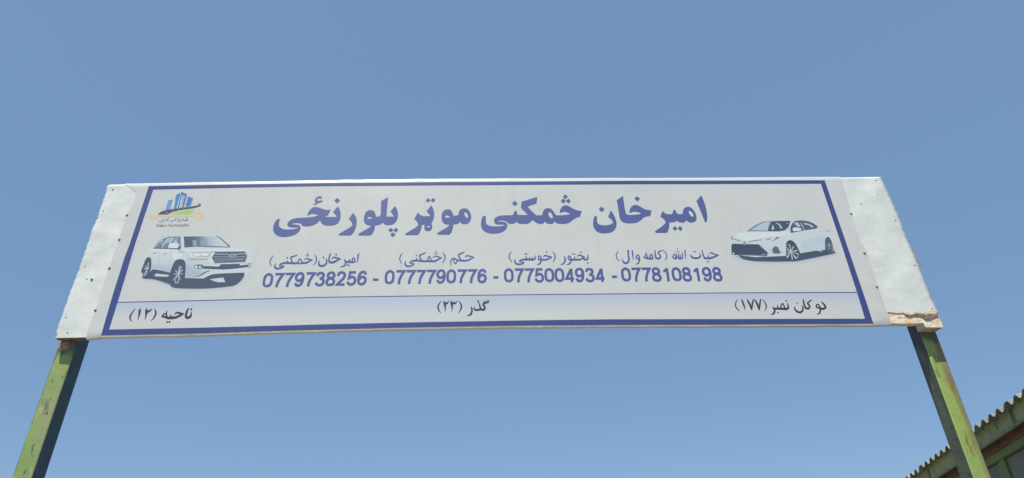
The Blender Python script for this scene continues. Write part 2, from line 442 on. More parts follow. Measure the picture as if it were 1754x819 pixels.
vo = from_data('vinyl_banner', vs, fs, vinyl, sign, True)
vo.data.materials.append(lipmat); vo.data.materials.append(mat('underside of the vinyl', (.80, .79, .72, 1), .6, .6, (.68, .66, .58, 1), 14))  # underside colour lightened to stand in for weak bounce light
for p in vo.data.polygons:
    if (p.index % (H-1)) < 4: p.material_index = 1 if (p.index % (H-1)) == 3 else 2; p.use_smooth = False

# lower edge of the metal ends: brown wooden packing on the left, rusted box end on the right
def px_prism(name, pts, y0, y1, M, layer=0):
    """outline in photograph pixels on the plane y0, carried back to y1"""
    f = [at(a, b, y0) for a, b in pts]; n = len(f); bm = bmesh.new()
    A = [bm.verts.new(tuple(p)) for p in f]; B = [bm.verts.new((p[0], y1, p[2])) for p in f]
    bm.faces.new(A); bm.faces.new(B[::-1])
    for i in range(n): j = (i+1) % n; bm.faces.new((A[j], A[i], B[i], B[j]))
    bmesh.ops.recalc_face_normals(bm, faces=bm.faces[:])
    return from_bm(name, bm, M, sign)
px_prism('wooden_packing', [(94, 578.2), (148.6, 577), (148, 568), (98, 569)], .001, .054, wood)
# rusted lower strip, right: rough relief between the torn sheet and the lower edge
Z = lambda s: [(1510+float(a.split(',')[0])/6.3, 510+float(a.split(',')[1])/6.3) for a in s.split()]
outl = Z('40,168 180,168 230,160 262,180 300,190 370,170 420,185 460,205 490,215 540,190 596,160 606,176 640,240 664,288 669,319 480,319 452,268 400,274 330,278 200,276 40,272')
vs2 = [Vector(p) for p in outl]
for k in range(260):
    x = random.uniform(outl[0][0], 1616); y = random.uniform(535, 561)
    if wind(outl, x, y): vs2.append(Vector((x, y)))
r = delaunay_2d_cdt(vs2, [(i, (i+1) % len(outl)) for i in range(len(outl))], [], 0, 1e-4)
bm = bmesh.new(); bv = [None]*len(r[0])
for i, v in enumerate(r[0]):
    p = at(v[0], v[1], 0); n_ = noise.noise(Vector((p[0]*22, p[2]*22, 0))); n2 = noise.noise(Vector((p[0]*70, p[2]*70, 4)))
    bv[i] = bm.verts.new((p[0], .0025-.0028*n_-.0012*n2, p[2]))
for f in r[2]:
    cx = sum(r[0][i][0] for i in f)/3; cy = sum(r[0][i][1] for i in f)/3
    if wind(outl, cx, cy): bm.faces.new([bv[i] for i in f])
bmesh.ops.recalc_face_normals(bm, faces=bm.faces[:])
for f in bm.faces:
    if f.normal.y > 0: f.normal_flip()
from_bm('rusted_strip', bm, rustmet, sign)
px_prism('rusted_lip', Z('100,262 335,266 448,258 450,268 400,274 330,278 200,277 104,273'), .008, .052, rustmet)
bx = [at(a, b, .006) for a, b in Z('455,262 655,262 667,320 480,320')]
bm = bmesh.new()
f4 = [bm.verts.new((p[0], .0075, p[2])) for p in bx]; b4 = [bm.verts.new((p[0], DR-.001, p[2])) for p in bx]
for i in range(4): j = (i+1) % 4; bm.faces.new((f4[j], f4[i], b4[i], b4[j]))
bm.faces.new(f4); bmesh.ops.recalc_face_normals(bm, faces=bm.faces[:])
capm = mat('cream painted cap', (.62, .60, .50, 1), .6, .8, (.45, .36, .24, 1), 24, bump=.3, bscale=60)
from_bm('end_cap', bm, capm, sign)
# dark opening below the torn sheet
for s in ('232,170 262,196 300,207 335,198 368,184 400,192 436,206 452,222 478,240 510,236 546,224 552,206 590,186 606,196 600,168 560,176 520,196 492,214 462,206 420,184 372,168 300,188 262,180',):
    P = Z(s); bm = bmesh.new(); bm.faces.new([bm.verts.new((at(a, b)[0], -surf(at(a, b)[0], at(a, b)[2])-.0032, at(a, b)[2])) for a, b in P]); bmesh.ops.triangulate(bm, faces=bm.faces[:])
    from_bm('torn_gap', bm, crack, sign)
# rust bleeding over the lower edge of the right sheet
stain = mat('rust stained white paint', (.78, .68, .50, 1), .6, 1., (.78, .46, .18, 1), 20, bump=.2, bscale=40)
add_layer(stain, (.74, .74, .69, 1), 24, .5, .6, .9)
P = Z('64,154 120,160 180,156 230,148 262,150 300,160 350,150 420,160 470,152 540,142 585,128 600,152 590,168 540,197 490,222 460,214 420,191 370,176 300,199 262,188 230,162 180,171 120,162')
bm = bmesh.new(); q = []
for a, b in P: p = at(a, b); q.append(bm.verts.new((p[0], -surf(p[0], p[2])-.0026, p[2])))
bm.faces.new(q); bmesh.ops.triangulate(bm, faces=bm.faces[:]); bmesh.ops.recalc_face_normals(bm, faces=bm.faces[:])
from_bm('rust_stain', bm, stain, sign)
# hinge-like bracket poking out behind the right edge
Q = lambda s: [(1540+float(a.split(',')[0])/13.65, 410+float(a.split(',')[1])/13.65) for a in s.split()]
brk = mat('dull bracket', (.36, .31, .25, 1), .7, .8, (.22, .22, .18, 1), 40)
px_prism('bracket', Q('285,205 345,245 372,330 375,405 412,410 450,470 528,638 480,700 380,500 330,400'), .028, .05, brk)
# filler lump on the left post
fl = [(90+a/10.24, 560+b/10.24) for a, b in ((118, 250), (300, 240), (300, 330), (285, 372), (240, 400), (190, 408), (165, 440), (152, 470), (140, 430), (105, 385), (100, 330))]
c = at(sum(p[0] for p in fl)/len(fl), sum(p[1] for p in fl)/len(fl), DL); bm = bmesh.new()
A = [bm.verts.new(tuple(at(a, b, DL-.0005))) for a, b in fl]; n = len(A)
Bv = [bm.verts.new((c[0]+(v.co.x-c[0])*.82, DL-.005-.0015*random.random(), c[2]+(v.co.z-c[2])*.82)) for v in A]
cv = bm.verts.new((c[0], DL-.0065, c[2]))
for i in range(n): j = (i+1) % n; bm.faces.new((A[i], A[j], Bv[j], Bv[i])); bm.faces.new((Bv[i], Bv[j], cv))
bmesh.ops.recalc_face_normals(bm, faces=bm.faces[:])
from_bm('filler_patch', bm, putty, sign)

# screws
scm = mat('screw head', (.16, .15, .13, 1), .5, .6, (.28, .2, .12, 1), 90)
bm = bmesh.new()
prof = [(.0068, 0), (.0068, .0012), (.0048, .0016), (.0045, .0034), (.0022, .0046)]
rings = []
for r_, h in prof: rings.append([bm.verts.new((r_*math.cos(a*math.pi/6), -h, r_*math.sin(a*math.pi/6))) for a in range(12)])
for a, b in zip(rings, rings[1:]):
    for i in range(12): j = (i+1) % 12; bm.faces.new((a[i], a[j], b[j], b[i]))
bm.faces.new(rings[-1]); sm_ = bpy.data.meshes.new('screw'); bm.to_mesh(sm_); bm.free(); sm_.materials.append(scm); sm2 = sm_.copy(); sm2.materials.clear(); sm2.materials.append(mat('painted screw head', (.38, .37, .33, 1), .5, .6, (.22, .19, .15, 1), 90))
for i, (x, y, s) in enumerate([(218, 369, 1), (205, 411, 1), (188, 460, 1.05), (164, 532, 1.05), (193.5, 325, .8), (177, 361.5, .55), (157.5, 479, .95), (149, 478, .6), (113, 543.5, .55), (116, 570, .6), (146, 456, .5),
        (1457.5, 366.5, .95), (1480.3, 434, 1), (1501.5, 492, .95), (1474.7, 349.6, .7), (1533.6, 377.8, .65), (1499.5, 309.5, .7), (1566, 454.6, .7), (1596, 529, .6), (1502, 333, .45)]):
    p = at(x, y); o = bpy.data.objects.new('screw', sm_ if s >= .95 else sm2); COL.objects.link(o); o.parent = sign
    o.location = (p[0], -surf(p[0], p[2])-(.0031 if s > .9 else .0014), p[2]); o.scale = (s, s, s); o.rotation_euler = (0, random.random()*3, 0)

# ------------------------------------------------------------------ printed border, divider, footer band
inner = [(262.5, 325), (420, 321.5), (560, 319), (860, 317.2), (1100, 315.8), (1300, 315.2), (1406, 315), (1441.6, 420), (1468, 501), (1481.6, 546), (1370, 546.3), (1260, 546.6), (1050, 547), (900, 549), (860, 549.6), (670, 553), (540, 556), (500, 557.3), (355, 561), (187, 564.6), (205, 507), (225, 440), (231, 420)]
outer = [(255, 319), (420, 315.8), (560, 313.6), (860, 311.4), (1100, 309.8), (1300, 309.2), (1412.4, 309), (1450.8, 420), (1480, 506), (1496, 554.2), (1400, 555.0), (1260, 555.8), (1050, 556.5), (860, 558.1), (670, 561.5), (500, 566), (355, 570.7), (262, 572.8), (173, 574.6), (193, 506), (213.8, 440), (221.6, 420)]
fill('printed_border', [outer], [inner], I_border, sign, 3, True)
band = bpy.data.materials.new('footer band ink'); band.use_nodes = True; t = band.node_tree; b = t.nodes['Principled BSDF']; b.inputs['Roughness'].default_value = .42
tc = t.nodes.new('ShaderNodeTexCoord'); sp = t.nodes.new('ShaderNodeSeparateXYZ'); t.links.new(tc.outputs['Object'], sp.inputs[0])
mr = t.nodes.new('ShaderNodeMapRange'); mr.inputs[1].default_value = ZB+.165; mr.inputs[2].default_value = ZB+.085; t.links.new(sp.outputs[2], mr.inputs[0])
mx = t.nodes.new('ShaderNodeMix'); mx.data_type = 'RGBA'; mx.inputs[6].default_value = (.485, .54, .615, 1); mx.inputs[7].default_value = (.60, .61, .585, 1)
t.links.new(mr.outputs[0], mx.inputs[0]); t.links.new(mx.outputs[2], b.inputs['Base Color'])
div = [(199, 518.2), (330, 515.3), (420, 513), (540, 509.6), (740, 506.8), (850, 505.6), (1050, 503.6), (1250, 501.9), (1425, 501.2), (1470, 501.0)]
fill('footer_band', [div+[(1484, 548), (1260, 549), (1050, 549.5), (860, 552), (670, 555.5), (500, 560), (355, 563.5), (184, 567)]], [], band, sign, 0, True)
fill('divider_line', [[(x, y-.8) for x, y in div]+[(x, y+.7) for x, y in div[::-1]]], [], I_border, sign, 2, True)

# ------------------------------------------------------------------ heading words
a = Art((440, 320), 7.9727)
a.o('300,437! 318,447! 304,490 304,535 325,562 380,582 460,583 530,572 572,561! 520,557 460,557 425,540 415,510 435,475 480,445 550,427 640,422 740,415 800,403 845,388! 800,376 750,373 715,385 700,397! 690,388 705,345 740,300 780,278 840,283 900,303 950,315 1010,312! 970,396! 915,402! 970,412 1085,411! 1082,395 1038,345! 1108,268! 1135,320 1143,380 1138,440 1110,495 1060,525 980,533 920,525 885,500 862,460! 820,500 760,530 700,542 650,542 625,535 600,508 560,497 510,500 465,513! 530,516 580,528 597,555 590,590 560,630 500,665 430,683 360,688 290,675 240,635 223,590 228,530 250,480 280,445',
    '886,164! 890,145 868,130 845,130 815,145 793,175 792,200 806,218! 774,236! 776,256! 850,222 892,212! 898,178! 870,188 840,192 822,185 828,170 850,160',
    '1313,357! 1345,400 1362,450 1360,520 1340,590 1310,640 1280,667! 1140,667 1118,660 1118,648 1150,625 1230,580 1290,540 1306,515! 1290,480 1253,440!',
    '1555,318 1600,335 1618,370 1625,403! 1650,408 1678,400 1690,380! 1697,195! 1792,142! 1771,385 1784,407! 1869,407! 1864,395 1824,338! 1886,260! 1914,310 1927,370 1922,430 1899,480 1859,515 1804,525 1754,520 1717,490! 1690,515 1650,527 1615,530! 1605,590 1580,635 1555,667! 1400,667 1385,655 1390,642 1440,612 1520,565 1565,535! 1510,525 1475,500 1460,460 1465,400 1490,345 1520,325')
a.h('1510,420 1530,410 1560,418 1572,432 1545,437 1515,432').dia('1098,150 1138,187 1095,230 1055,190', '1829,558 1864,592 1829,627 1792,592', '1899,558 1934,592 1896,627 1862,592', '1857,620 1896,655 1856,690 1819,655')
a.make('heading_word', I_title, sign, 3)
a = Art((650, 320), 7.9727)
a.o('527,350! 555,382 600,400 688,400! 683,380 642,335! 706,253! 735,300 748,360 742,430 725,475 708,498! 720,530 718,570 695,600 655,608 620,590 612,560 618,520! 578,520! 572,570 548,630 520,661! 375,661 352,655 355,640 420,600 500,550 530,515! 510,475 473,440!',
    '933,307 975,320 1000,365 1010,393! 1060,393! 1078,380! 1085,340 1115,305 1160,293 1210,310 1240,355 1253,410 1245,460 1215,497 1170,512 1130,508 1098,480! 1075,505 1040,513 1008,515! 1002,560 985,620 955,655! 810,655 788,645 792,630 850,595 920,555 960,520! 895,512 860,480 847,430 852,370 880,325')
a.h('650,540 670,530 692,545 680,555 655,550', '895,405 920,392 950,402 962,415 930,422 900,418', '1158,360 1175,348 1195,370 1210,405 1200,425 1180,415 1165,390').dia('663,153 698,186 664,220 629,187', '733,150 766,184 730,218 697,186')
a.make('heading_word', I_title, sign, 3)
a = Art((810, 320), 7.9727)
a.o('155,395 178,405! 178,440 178,490 200,520 250,538 330,542 400,535 436,524! 400,517 330,517 300,500 287,465 300,430 340,405 400,392 470,390 530,388 552,378 562,345 580,327 600,340 605,370 625,386! 748,385! 655,290! 665,205! 878,138! 870,230! 748,272! 800,330 860,385 880,391! 930,390 950,382! 955,345 980,305 1025,292 1070,305 1110,350 1135,388 1155,391 1250,386 1335,373! 1290,352 1250,343 1210,352 1195,362! 1185,350 1195,305 1225,268 1265,253 1310,265 1370,300 1430,323 1485,330! 1463,413! 1420,420 1370,450 1320,490 1260,507 1190,508 1145,500 1118,473! 1095,502 1060,510 1010,500 985,475! 965,500 930,510 880,500 835,470 812,455! 780,490 740,507 670,510 620,500 595,480! 570,500 530,510 490,503 462,480 420,465 370,462 328,471! 390,475 440,485 468,505 470,540 450,585 400,620 330,640 260,642 190,628 135,590 112,540 112,480 125,425 140,403')
a.h('1030,365 1045,347 1065,355 1085,390 1092,420 1080,432 1055,420 1038,395').dia('573,192 615,228 575,268 532,230', '1262,103 1298,138 1262,172 1228,138', '1235,160 1268,195 1235,230 1198,195', '1305,160 1338,197 1305,230 1268,195')
a.make('heading_word', I_title, sign, 3)
a = Art((1000, 320), 7.9727)
a.o('367,322! 400,365 430,425 447,490 443,545 420,590 370,625 300,637 220,632 160,595 130,540 127,480 140,415 155,398 178,405! 180,440 185,490 220,518 290,527 360,515 400,492! 380,450 330,412!',
    '448,183! 535,125! 550,230 570,350 590,380! 640,385 720,380 783,368! 740,345 700,340 665,343 635,357! 623,350 630,305 660,262 705,246 750,258 820,300 870,315 925,322! 907,403! 860,405 820,420 770,465 720,490 650,500 580,498 520,475 495,440 480,370 465,270')
a.dia('238,270 287,308 245,348 202,308', '722,126 768,162 735,203 690,162')
a.make('heading_word', I_title, sign, 3)
a = Art((1000, 320), 7.9727)
a.o('1078,325! 1100,355 1140,375 1205,373! 1218,340 1230,315 1245,315 1262,345 1280,373! 1340,373! 1352,360! 1352,330 1375,290 1420,272 1465,285 1510,335 1535,390 1540,440 1520,475 1480,490 1435,485 1398,458! 1375,485 1330,490 1290,480 1270,462! 1245,482 1200,488 1168,488! 1165,560 1140,628! 1125,630 995,630 975,618 978,602 1040,560 1090,520 1118,488! 1100,450 1045,408!',
    '1605,115! 1640,200 1670,300 1685,400 1683,460 1668,487 1650,475 1610,370 1537,195!')
a.h('1430,335 1455,330 1485,360 1497,395 1480,410 1450,385').dia('1240,535 1278,567 1250,605 1210,570', '1312,535 1352,570 1322,605 1280,568')
a.make('heading_word', I_title, sign, 3)

# ------------------------------------------------------------------ names
a = Art((455, 428), 19.49, 1.1)
a.k('268,188,16 190,280,30 150,370,34 148,450,34 192,542,24', '1642,155,18 1690,250,36 1700,320,40 1670,420,32 1590,515,20',
    '338,450,14 310,520,40 312,585,62 390,628,62 500,612,52 580,578,42 608,545,36 560,540,36 480,545,40 472,505,44 540,462,56 640,440,62 720,442,62 800,446,64 870,440,62',
    '870,442,60 950,452,66 1040,448,62 1090,440,56', '1088,448,40 1100,350,38 1145,308,36 1185,340,36 1214,420,44 1145,466,44 1085,448,44',
    '1200,440,60 1300,442,64 1390,425,60 1450,385,48 1560,345,30', '1288,340,18 1335,300,34 1400,300,44 1480,330,46 1562,343,30', '1045,178,38 950,215,44 850,246,46 845,290,46 868,360,46 905,440,50', '722,355,26 736,440,50')
a.d((722, 270, 30), (1408, 130, 26), (1365, 197, 27), (1430, 195, 27)).make('name_word', I_num, sign, 3)
a = Art((500, 425), 14.617, 1.1)
a.k('1690,135,16 1658,180,38 1648,280,30 1638,362,18', '1510,350,38 1520,275,32 1545,242,28 1578,290,30 1572,345,36 1520,368,34', '1530,352,50 1440,350,54 1370,348,54 1332,330,40 1312,280,22', '1440,270,22 1452,345,34',
    '1350,340,40 1340,400,36 1305,450,36 1210,478,18', '1005,275,18 1040,235,34 1110,245,40 1208,272,30 1130,310,44 1060,350,52 985,362,54 938,345,46 932,280,36 945,190,34 978,135,22',
    '685,315,16 670,380,38 692,435,52 750,450,52 820,430,46 868,380,38 870,310,38 852,270,24')
a.d((1385, 430, 23), (1430, 432, 23), (1108, 163, 25), (790, 238, 25)).make('name_word', I_num, sign, 3)
a = Art((680, 423), 12.99, 1.1)
a.k('125,135,12 78,200,22 60,260,24 72,310,22 105,375,14', '192,315,12 180,370,32 200,418,38 260,432,36 340,412,30 375,378,26 320,366,24 288,352,28 330,320,34 400,305,40 450,302,40 520,312,42 560,305,40', '437,245,18 447,305,34',
    '633,128,26 570,158,30 505,190,32 510,230,30 550,305,34', '545,312,42 620,320,44 690,312,40', '680,300,26 695,240,26 718,215,26 745,250,26 762,315,30 718,328,28 680,305,26', '800,242,14 840,205,24 890,212,28 982,245,24 910,280,32 850,315,40 770,318,40 700,312,36',
    '1015,120,12 1060,180,24 1070,240,26 1050,300,22 1010,358,12')
a.d((430, 190, 18), (865, 105, 16), (840, 148, 17), (888, 150, 17)).make('name_word', I_num, sign, 3)
a = Art((680, 423), 12.99, 1.1)
a.k('1515,235,14 1550,195,26 1610,205,30 1698,232,24 1640,268,30 1570,300,38 1490,308,38 1425,300,36', '1495,115,26 1430,145,30 1370,172,30 1378,210,30 1425,300,34', '1430,300,36 1370,303,32 1290,265,28 1268,245,22', '1340,295,28 1325,345,26 1300,370,24 1272,345,24 1262,275,24', '1268,255,24 1222,268,26 1198,315,24 1202,428,14')
a.make('name_word', I_num, sign, 3)
a = Art((865, 423), 11.69, 1.1)
a.k('130,90,10 95,140,20 83,190,22 98,250,20 140,305,12', '206,240,10 195,290,26 218,330,34 270,350,34 340,340,28 374,312,24 320,304,20 290,288,26 330,262,32 400,252,38 480,252,38 550,256,38 600,240,28 606,175,16', '422,190,16 428,248,28', '492,200,14 493,250,24', '548,200,14 548,250,24',
    '720,255,30 672,248,26 665,215,22 684,180,22 712,195,24 724,245,28 718,295,30 690,340,28 642,356,14', '765,212,12 800,172,24 850,188,28 928,205,24 880,235,30 830,255,34 760,258,34 705,252,30', '948,90,10 990,140,20 1004,190,24 990,250,20 963,308,12')
a.d((402, 140, 15), (432, 141, 15), (835, 105, 17)).make('name_word', I_num, sign, 3)
a = Art((865, 423), 11.69, 1.1)
a.k('1180,190,14 1206,240,30 1196,300,30 1160,342,26 1115,356,12', '1320,255,28 1275,248,26 1262,215,22 1282,182,22 1308,200,24 1322,245,28 1316,295,28 1288,340,28 1236,356,12', '1305,258,34 1380,258,36 1460,255,36', '1392,190,14 1398,252,26', '1445,200,12 1480,160,24 1530,180,28 1592,208,22 1540,238,30 1490,256,34 1440,258,34', '1560,215,20 1590,255,30 1620,258,34 1660,232,30 1652,155,14')
a.d((1358, 145, 15), (1390, 145, 15), (1655, 320, 17), (1520, 105, 17)).make('name_word', I_num, sign, 3)
a = Art((1045, 420), 9.232, 1.1)
a.k('125,95,8 100,140,14 97,175,16 113,220,14 148,256,8', '268,105,8 290,82,16 286,140,22 297,220,24 285,268,26 245,288,28 208,265,24 190,215,10', '352,88,20 356,150,20 366,235,8', '462,215,22 425,215,18 410,190,16 428,158,18 452,170,20 464,215,22 458,262,22 438,293,18 402,302,8')
a.k('572,115,12 558,165,16 535,190,14 560,205,22 592,185,16 572,145,14', '570,206,24 640,215,26', '640,215,24 632,165,18 655,148,18 675,190,18 662,222,20 620,215,24', '708,82,16 715,150,20 728,205,24 770,212,28 800,182,20 778,145,20 762,112,20 824,84,16', '838,80,8 880,125,14 896,165,16 890,205,14 868,244,8')
a.make('name_word', I_num, sign, 3)
a = Art((1045, 420), 9.232, 1.1)
a.k('1183,78,18 1190,150,18 1197,222,8', '1140,115,12 1150,185,18 1135,210,22 1090,210,24 1082,125,10', '1112,150,10 1112,205,18', '1015,128,10 1000,170,16 985,190,12 1010,208,20 1055,208,22 1046,140,12', '1016,140,12 1040,175,14 1030,205,16', '1045,98,7 1055,108,7 1066,100,7 1078,106,7 1096,98,7', '1064,42,7 1066,78,7')
a.make('name_word', I_num, sign, 3)
a = Art((1045, 420), 9.232, 1.1)
a.k('1268,145,8 1290,188,24 1340,207,28 1400,200,26 1432,172,20 1416,128,10', '1453,78,14 1468,140,18 1490,200,24', '1485,206,24 1560,208,30 1620,195,28 1708,160,16 1640,142,20 1600,118,18 1572,142,8', '1545,150,10 1552,200,18')
a.d((1325, 103, 11), (1352, 103, 11), (1535, 262, 11), (1563, 262, 11)).make('name_word', I_num, sign, 3)

# ------------------------------------------------------------------ footer words
a = Art((210, 515), 13.49, 1.22)
a.k('292,192,12 212,290,26 175,370,32 178,430,28 210,482,14', '402,188,24 396,250,46 382,340,28 354,448,8', '548,192,26 552,255,52 540,345,30 518,440,8', '552,245,48 602,252,42 650,218,26 676,188,10', '735,192,12 765,250,30 764,310,32 728,392,26 655,472,10')
a.make('footer_word', I_black, sign, 3)
a = Art((210, 515), 13.49, 1.22)
a.k('1032,232,12 1012,300,28 1020,370,32', '900,362,14 955,312,28 1005,300,22', '905,362,30 955,375,40 1010,375,34', '985,385,44 1060,402,52 1150,397,54 1240,385,46 1330,342,40 1412,305,20', '1198,322,14 1250,278,34 1320,290,40 1412,305,20', '1108,322,14 1112,392,40',
    '1588,255,12 1576,350,40 1540,386,48 1485,396,50 1462,355,44 1482,260,40 1522,180,24')
a.d((1030, 497, 23), (1082, 492, 23), (1586, 200, 26)).make('footer_word', I_black, sign, 3)
a = Art((740, 505), 15.95, 1.22)
a.k('245,175,12 182,270,32 163,350,36 188,430,30 238,500,12', '325,172,18 345,240,54 362,340,36 357,468,8', '335,225,44 400,235,46 440,202,26 456,162,10', '515,170,18 534,240,52 550,340,34 545,465,8', '525,222,44 560,225,36 588,200,18 600,168,10', '560,230,38 622,238,44 665,205,26 680,162,10', '728,165,12 785,250,30 802,330,36 780,410,30 722,498,12')
a.make('footer_word', I_black, sign, 3)
a = Art((740, 505), 15.95, 1.22)
a.k('1065,330,22 1092,390,40 1086,470,40 1050,545,44 955,574,16', '1160,335,18 1165,400,40 1210,420,44 1270,412,46 1325,390,44 1308,310,34 1278,215,22', '1315,395,46 1390,412,54 1442,380,44 1430,320,42 1400,270,44 1425,235,44 1500,215,40 1562,195,26', '1395,203,14 1562,148,18')
a.d((1262, 180, 28)).make('footer_word', I_black, sign, 3)
a = Art((1250, 500), 10.02, 1.22)
a.k('132,128,7 102,190,14 98,240,16 123,290,16 172,332,8', '205,128,16 226,190,24 250,250,20 263,317,7', '295,128,14 340,210,28 378,312,16', '402,132,18 386,220,24 378,312,14', '425,128,14 470,210,28 508,312,16', '526,128,18 515,220,24 508,312,14', '552,128,7 600,175,14 628,240,18 622,285,14 600,332,8')
a.make('footer_word', I_black, sign, 3)
a = Art((1250, 500), 10.02, 1.22)
a.k('735,262,16 765,300,26 770,340,26 750,375,26 703,386,10', '752,290,26 820,288,32 900,292,32 985,292,34 1006,255,24 985,190,10', '820,230,12 826,288,20', '870,290,22 884,225,18 908,202,18 930,240,18 942,292,22 890,294,22')
a.d((828, 357, 15), (968, 155, 15)).make('footer_word', I_black, sign, 3)
a = Art((1250, 500), 10.02, 1.22)
a.k('1112,250,10 1120,300,24 1160,342,28 1210,352,30 1250,320,26 1256,270,20 1240,232,10', '1260,128,16 1275,210,24 1300,275,26 1350,287,30 1372,252,24 1348,212,24 1338,188,22 1402,138,18')
a.d((1160, 195, 13)).make('footer_word', I_black, sign, 3)
a = Art((1250, 500), 10.02, 1.22)
a.k('1550,280,24 1500,270,22 1484,240,20 1505,212,18 1538,240,20 1553,290,24 1550,345,24 1530,375,22 1492,382,8', '1570,168,12 1620,220,26 1645,270,28 1602,292,32 1545,284,26')
a.make('footer_word', I_black, sign, 3)

# ------------------------------------------------------------------ telephone numbers
W_ = .175
DG = {'0': [[(.5, .07), (.17, .2), (.1, .5), (.17, .8), (.5, .93), (.83, .8), (.9, .5), (.83, .2), (.5, .07)]],
 '1': [[(.62, 0, 1), (.62, .96, 1)], [(.60, .90, 1), (.45, .80), (.2, .70, 1)]],
 '2': [[(.12, .68, 1), (.22, .87), (.5, .93), (.8, .84), (.84, .66), (.68, .45), (.36, .24), (.14, .07, 1), (.93, .07, 1)]],
 '3': [[(.13, .72, 1), (.24, .88), (.5, .93), (.78, .84), (.78, .66), (.62, .55), (.42, .53, 1), (.66, .5), (.86, .4), (.86, .22), (.68, .09), (.45, .065), (.2, .13), (.11, .27, 1)]],
 '4': [[(.72, 0, 1), (.72, .96, 1)], [(.66, .90, 1), (.14, .25, 1), (.97, .25, 1)]],
 '5': [[(.88, .915, 1), (.28, .915, 1), (.2, .5, 1), (.45, .59), (.72, .56), (.88, .4), (.86, .2), (.68, .08), (.42, .065), (.2, .14), (.12, .27, 1)]],
 '6': [[(.86, .73, 1), (.74, .89), (.52, .93), (.26, .83), (.13, .55), (.14, .25), (.3, .09), (.54, .065), (.78, .14), (.88, .32), (.8, .5), (.56, .585), (.32, .52), (.15, .36, 1)]],
 '7': [[(.07, .915, 1), (.93, .915, 1), (.66, .62), (.48, .32), (.42, 0, 1)]],
 '8': [[(.5, .54), (.24, .6), (.16, .75), (.28, .89), (.5, .93), (.72, .89), (.84, .75), (.76, .6), (.5, .54), (.22, .45), (.11, .27), (.22, .11), (.5, .065), (.78, .11), (.89, .27), (.78, .45), (.5, .54)]],
 '-': [[(.1, .35, 1), (.9, .35, 1)]]}
DG['9'] = [[(1-p[0], 1-p[1])+tuple(p[2:]) for p in DG['6'][0]]]
def number(s, xs, y0, y1, h0, h1):
    """xs: left edge of the first and right edge of the last digit at the baseline; y: baseline; h: digit height (pixels)"""
    n = len(s); polys = []
    for i, ch in enumerate(s):
        wd = 1/n
        for st in DG[ch]:
            pts = []
            for p in st:
                u = (i+.05+p[0]*.9)*wd; X = xs[0]+(xs[1]-xs[0])*u; Yb = y0+(y1-y0)*u; h = h0+(h1-h0)*u
                lean = (832-X)/(Yb+1477)*h; cell = (xs[1]-xs[0])/n
                pts.append((X+lean*p[1]*(1.), Yb-h*p[1], cell*.252, len(p) > 2))
            if len(st[0]) > 2: 
                pts = pts
            P = smooth(pts, False, 6)
            # straight ends keep flat caps
            R = ribbon(P); k = len(P); R = [q for j, q in enumerate(R) if j not in (k, 2*k+1)]
            polys.append(R)
    return polys
for s, xs, y0, y1, h0, h1 in (('0779738256', (447.5, 628), 492.8, 488.2, 24.5, 24.2), ('0777790776', (657.5, 834.5), 487.3, 484.6, 24.3, 23.6), ('0775004934', (863, 1037.5), 484.2, 483.0, 24.2, 24.0), ('0778108198', (1065, 1239.5), 482.6, 481.8, 24.0, 24.0)):
    fill('phone_number', number(s, xs, y0, y1, h0, h1), [], I_num, sign, 3)
for (x0, y0, x1, y1) in ((638.5, 477, 648, 481.3), (845, 473.2, 853.6, 477.6), (1048, 472, 1056.5, 476.4)):
    fill('dash', [[(x0+.3, y0), (x1+.3, y0-.1), (x1, y1), (x0, y1)]], [], I_num, sign, 3)

# ------------------------------------------------------------------ municipal emblem
gold = T('gold', 222, 200, 140); gold2 = T('pale gold', 224, 212, 150)
ab = Art((265, 322), 16.38).o('610,190! 720,130! 705,230! 655,400! 605,572! 535,575! 585,330! 572,310!').make('emblem', T('tower blue', 70, 140, 195), sign, 3)
ab['label'] = 'blue tower, road and key emblem in the top left corner'
Art((265, 322), 16.38).o('745,118! 765,112! 905,178! 897,262! 858,390! 818,543! 640,560! 700,330! 722,220!').h('765,195! 797,202! 735,545! 683,555!', '822,212! 852,222! 795,400! 775,545! 738,548!').make('emblem_tower', T('deep blue', 78, 122, 180), ab, 3)
Art((265, 322), 16.38).o('385,350! 515,322! 492,400! 430,612! 303,615!').h('400,400! 480,380! 478,388! 398,408!', '385,450! 465,430! 463,440! 383,460!', '365,510! 450,490! 448,500! 363,520!', '350,560! 435,545! 433,553! 348,570!').make('emblem_tower', T('light blue', 98, 158, 212), ab, 3)
Art((265, 322), 16.38).o('935,243! 1082,285! 1070,330! 1040,440! 1000,510! 925,520! 862,524! 920,300!').h(*['%d,%d! %d,%d! %d,%d!' % (990-i*10, 305+i*38, 1090-i*12, 296+i*38, 1088-i*12, 312+i*38) for i in range(6)]).make('emblem_tower', T('side blue', 62, 130, 192), ab, 3)
Art((265, 322), 16.38).o('430,745! 560,700 760,650 950,615 1125,595! 1060,700 950,745!').make('emblem_field', T('lime', 165, 208, 105), ab, 2)
Art((265, 322), 16.38).o('90,748! 150,685 250,640 450,600 700,565 1000,525 1180,495 1255,470! 1208,428! 1260,440 1305,472 1270,515 1150,557 950,592 700,628 520,672 420,712 365,748!').h('303,703! 365,668! 388,672! 330,708!', '468,645! 490,632! 545,628! 520,642!', '635,612! 655,602! 695,600! 670,612!', '780,598! 795,588! 850,586! 830,598!', '945,570! 965,562! 1010,562! 985,570!', '215,748! 235,735! 250,748!').make('emblem_road', T('road', 80, 82, 98), ab, 4)
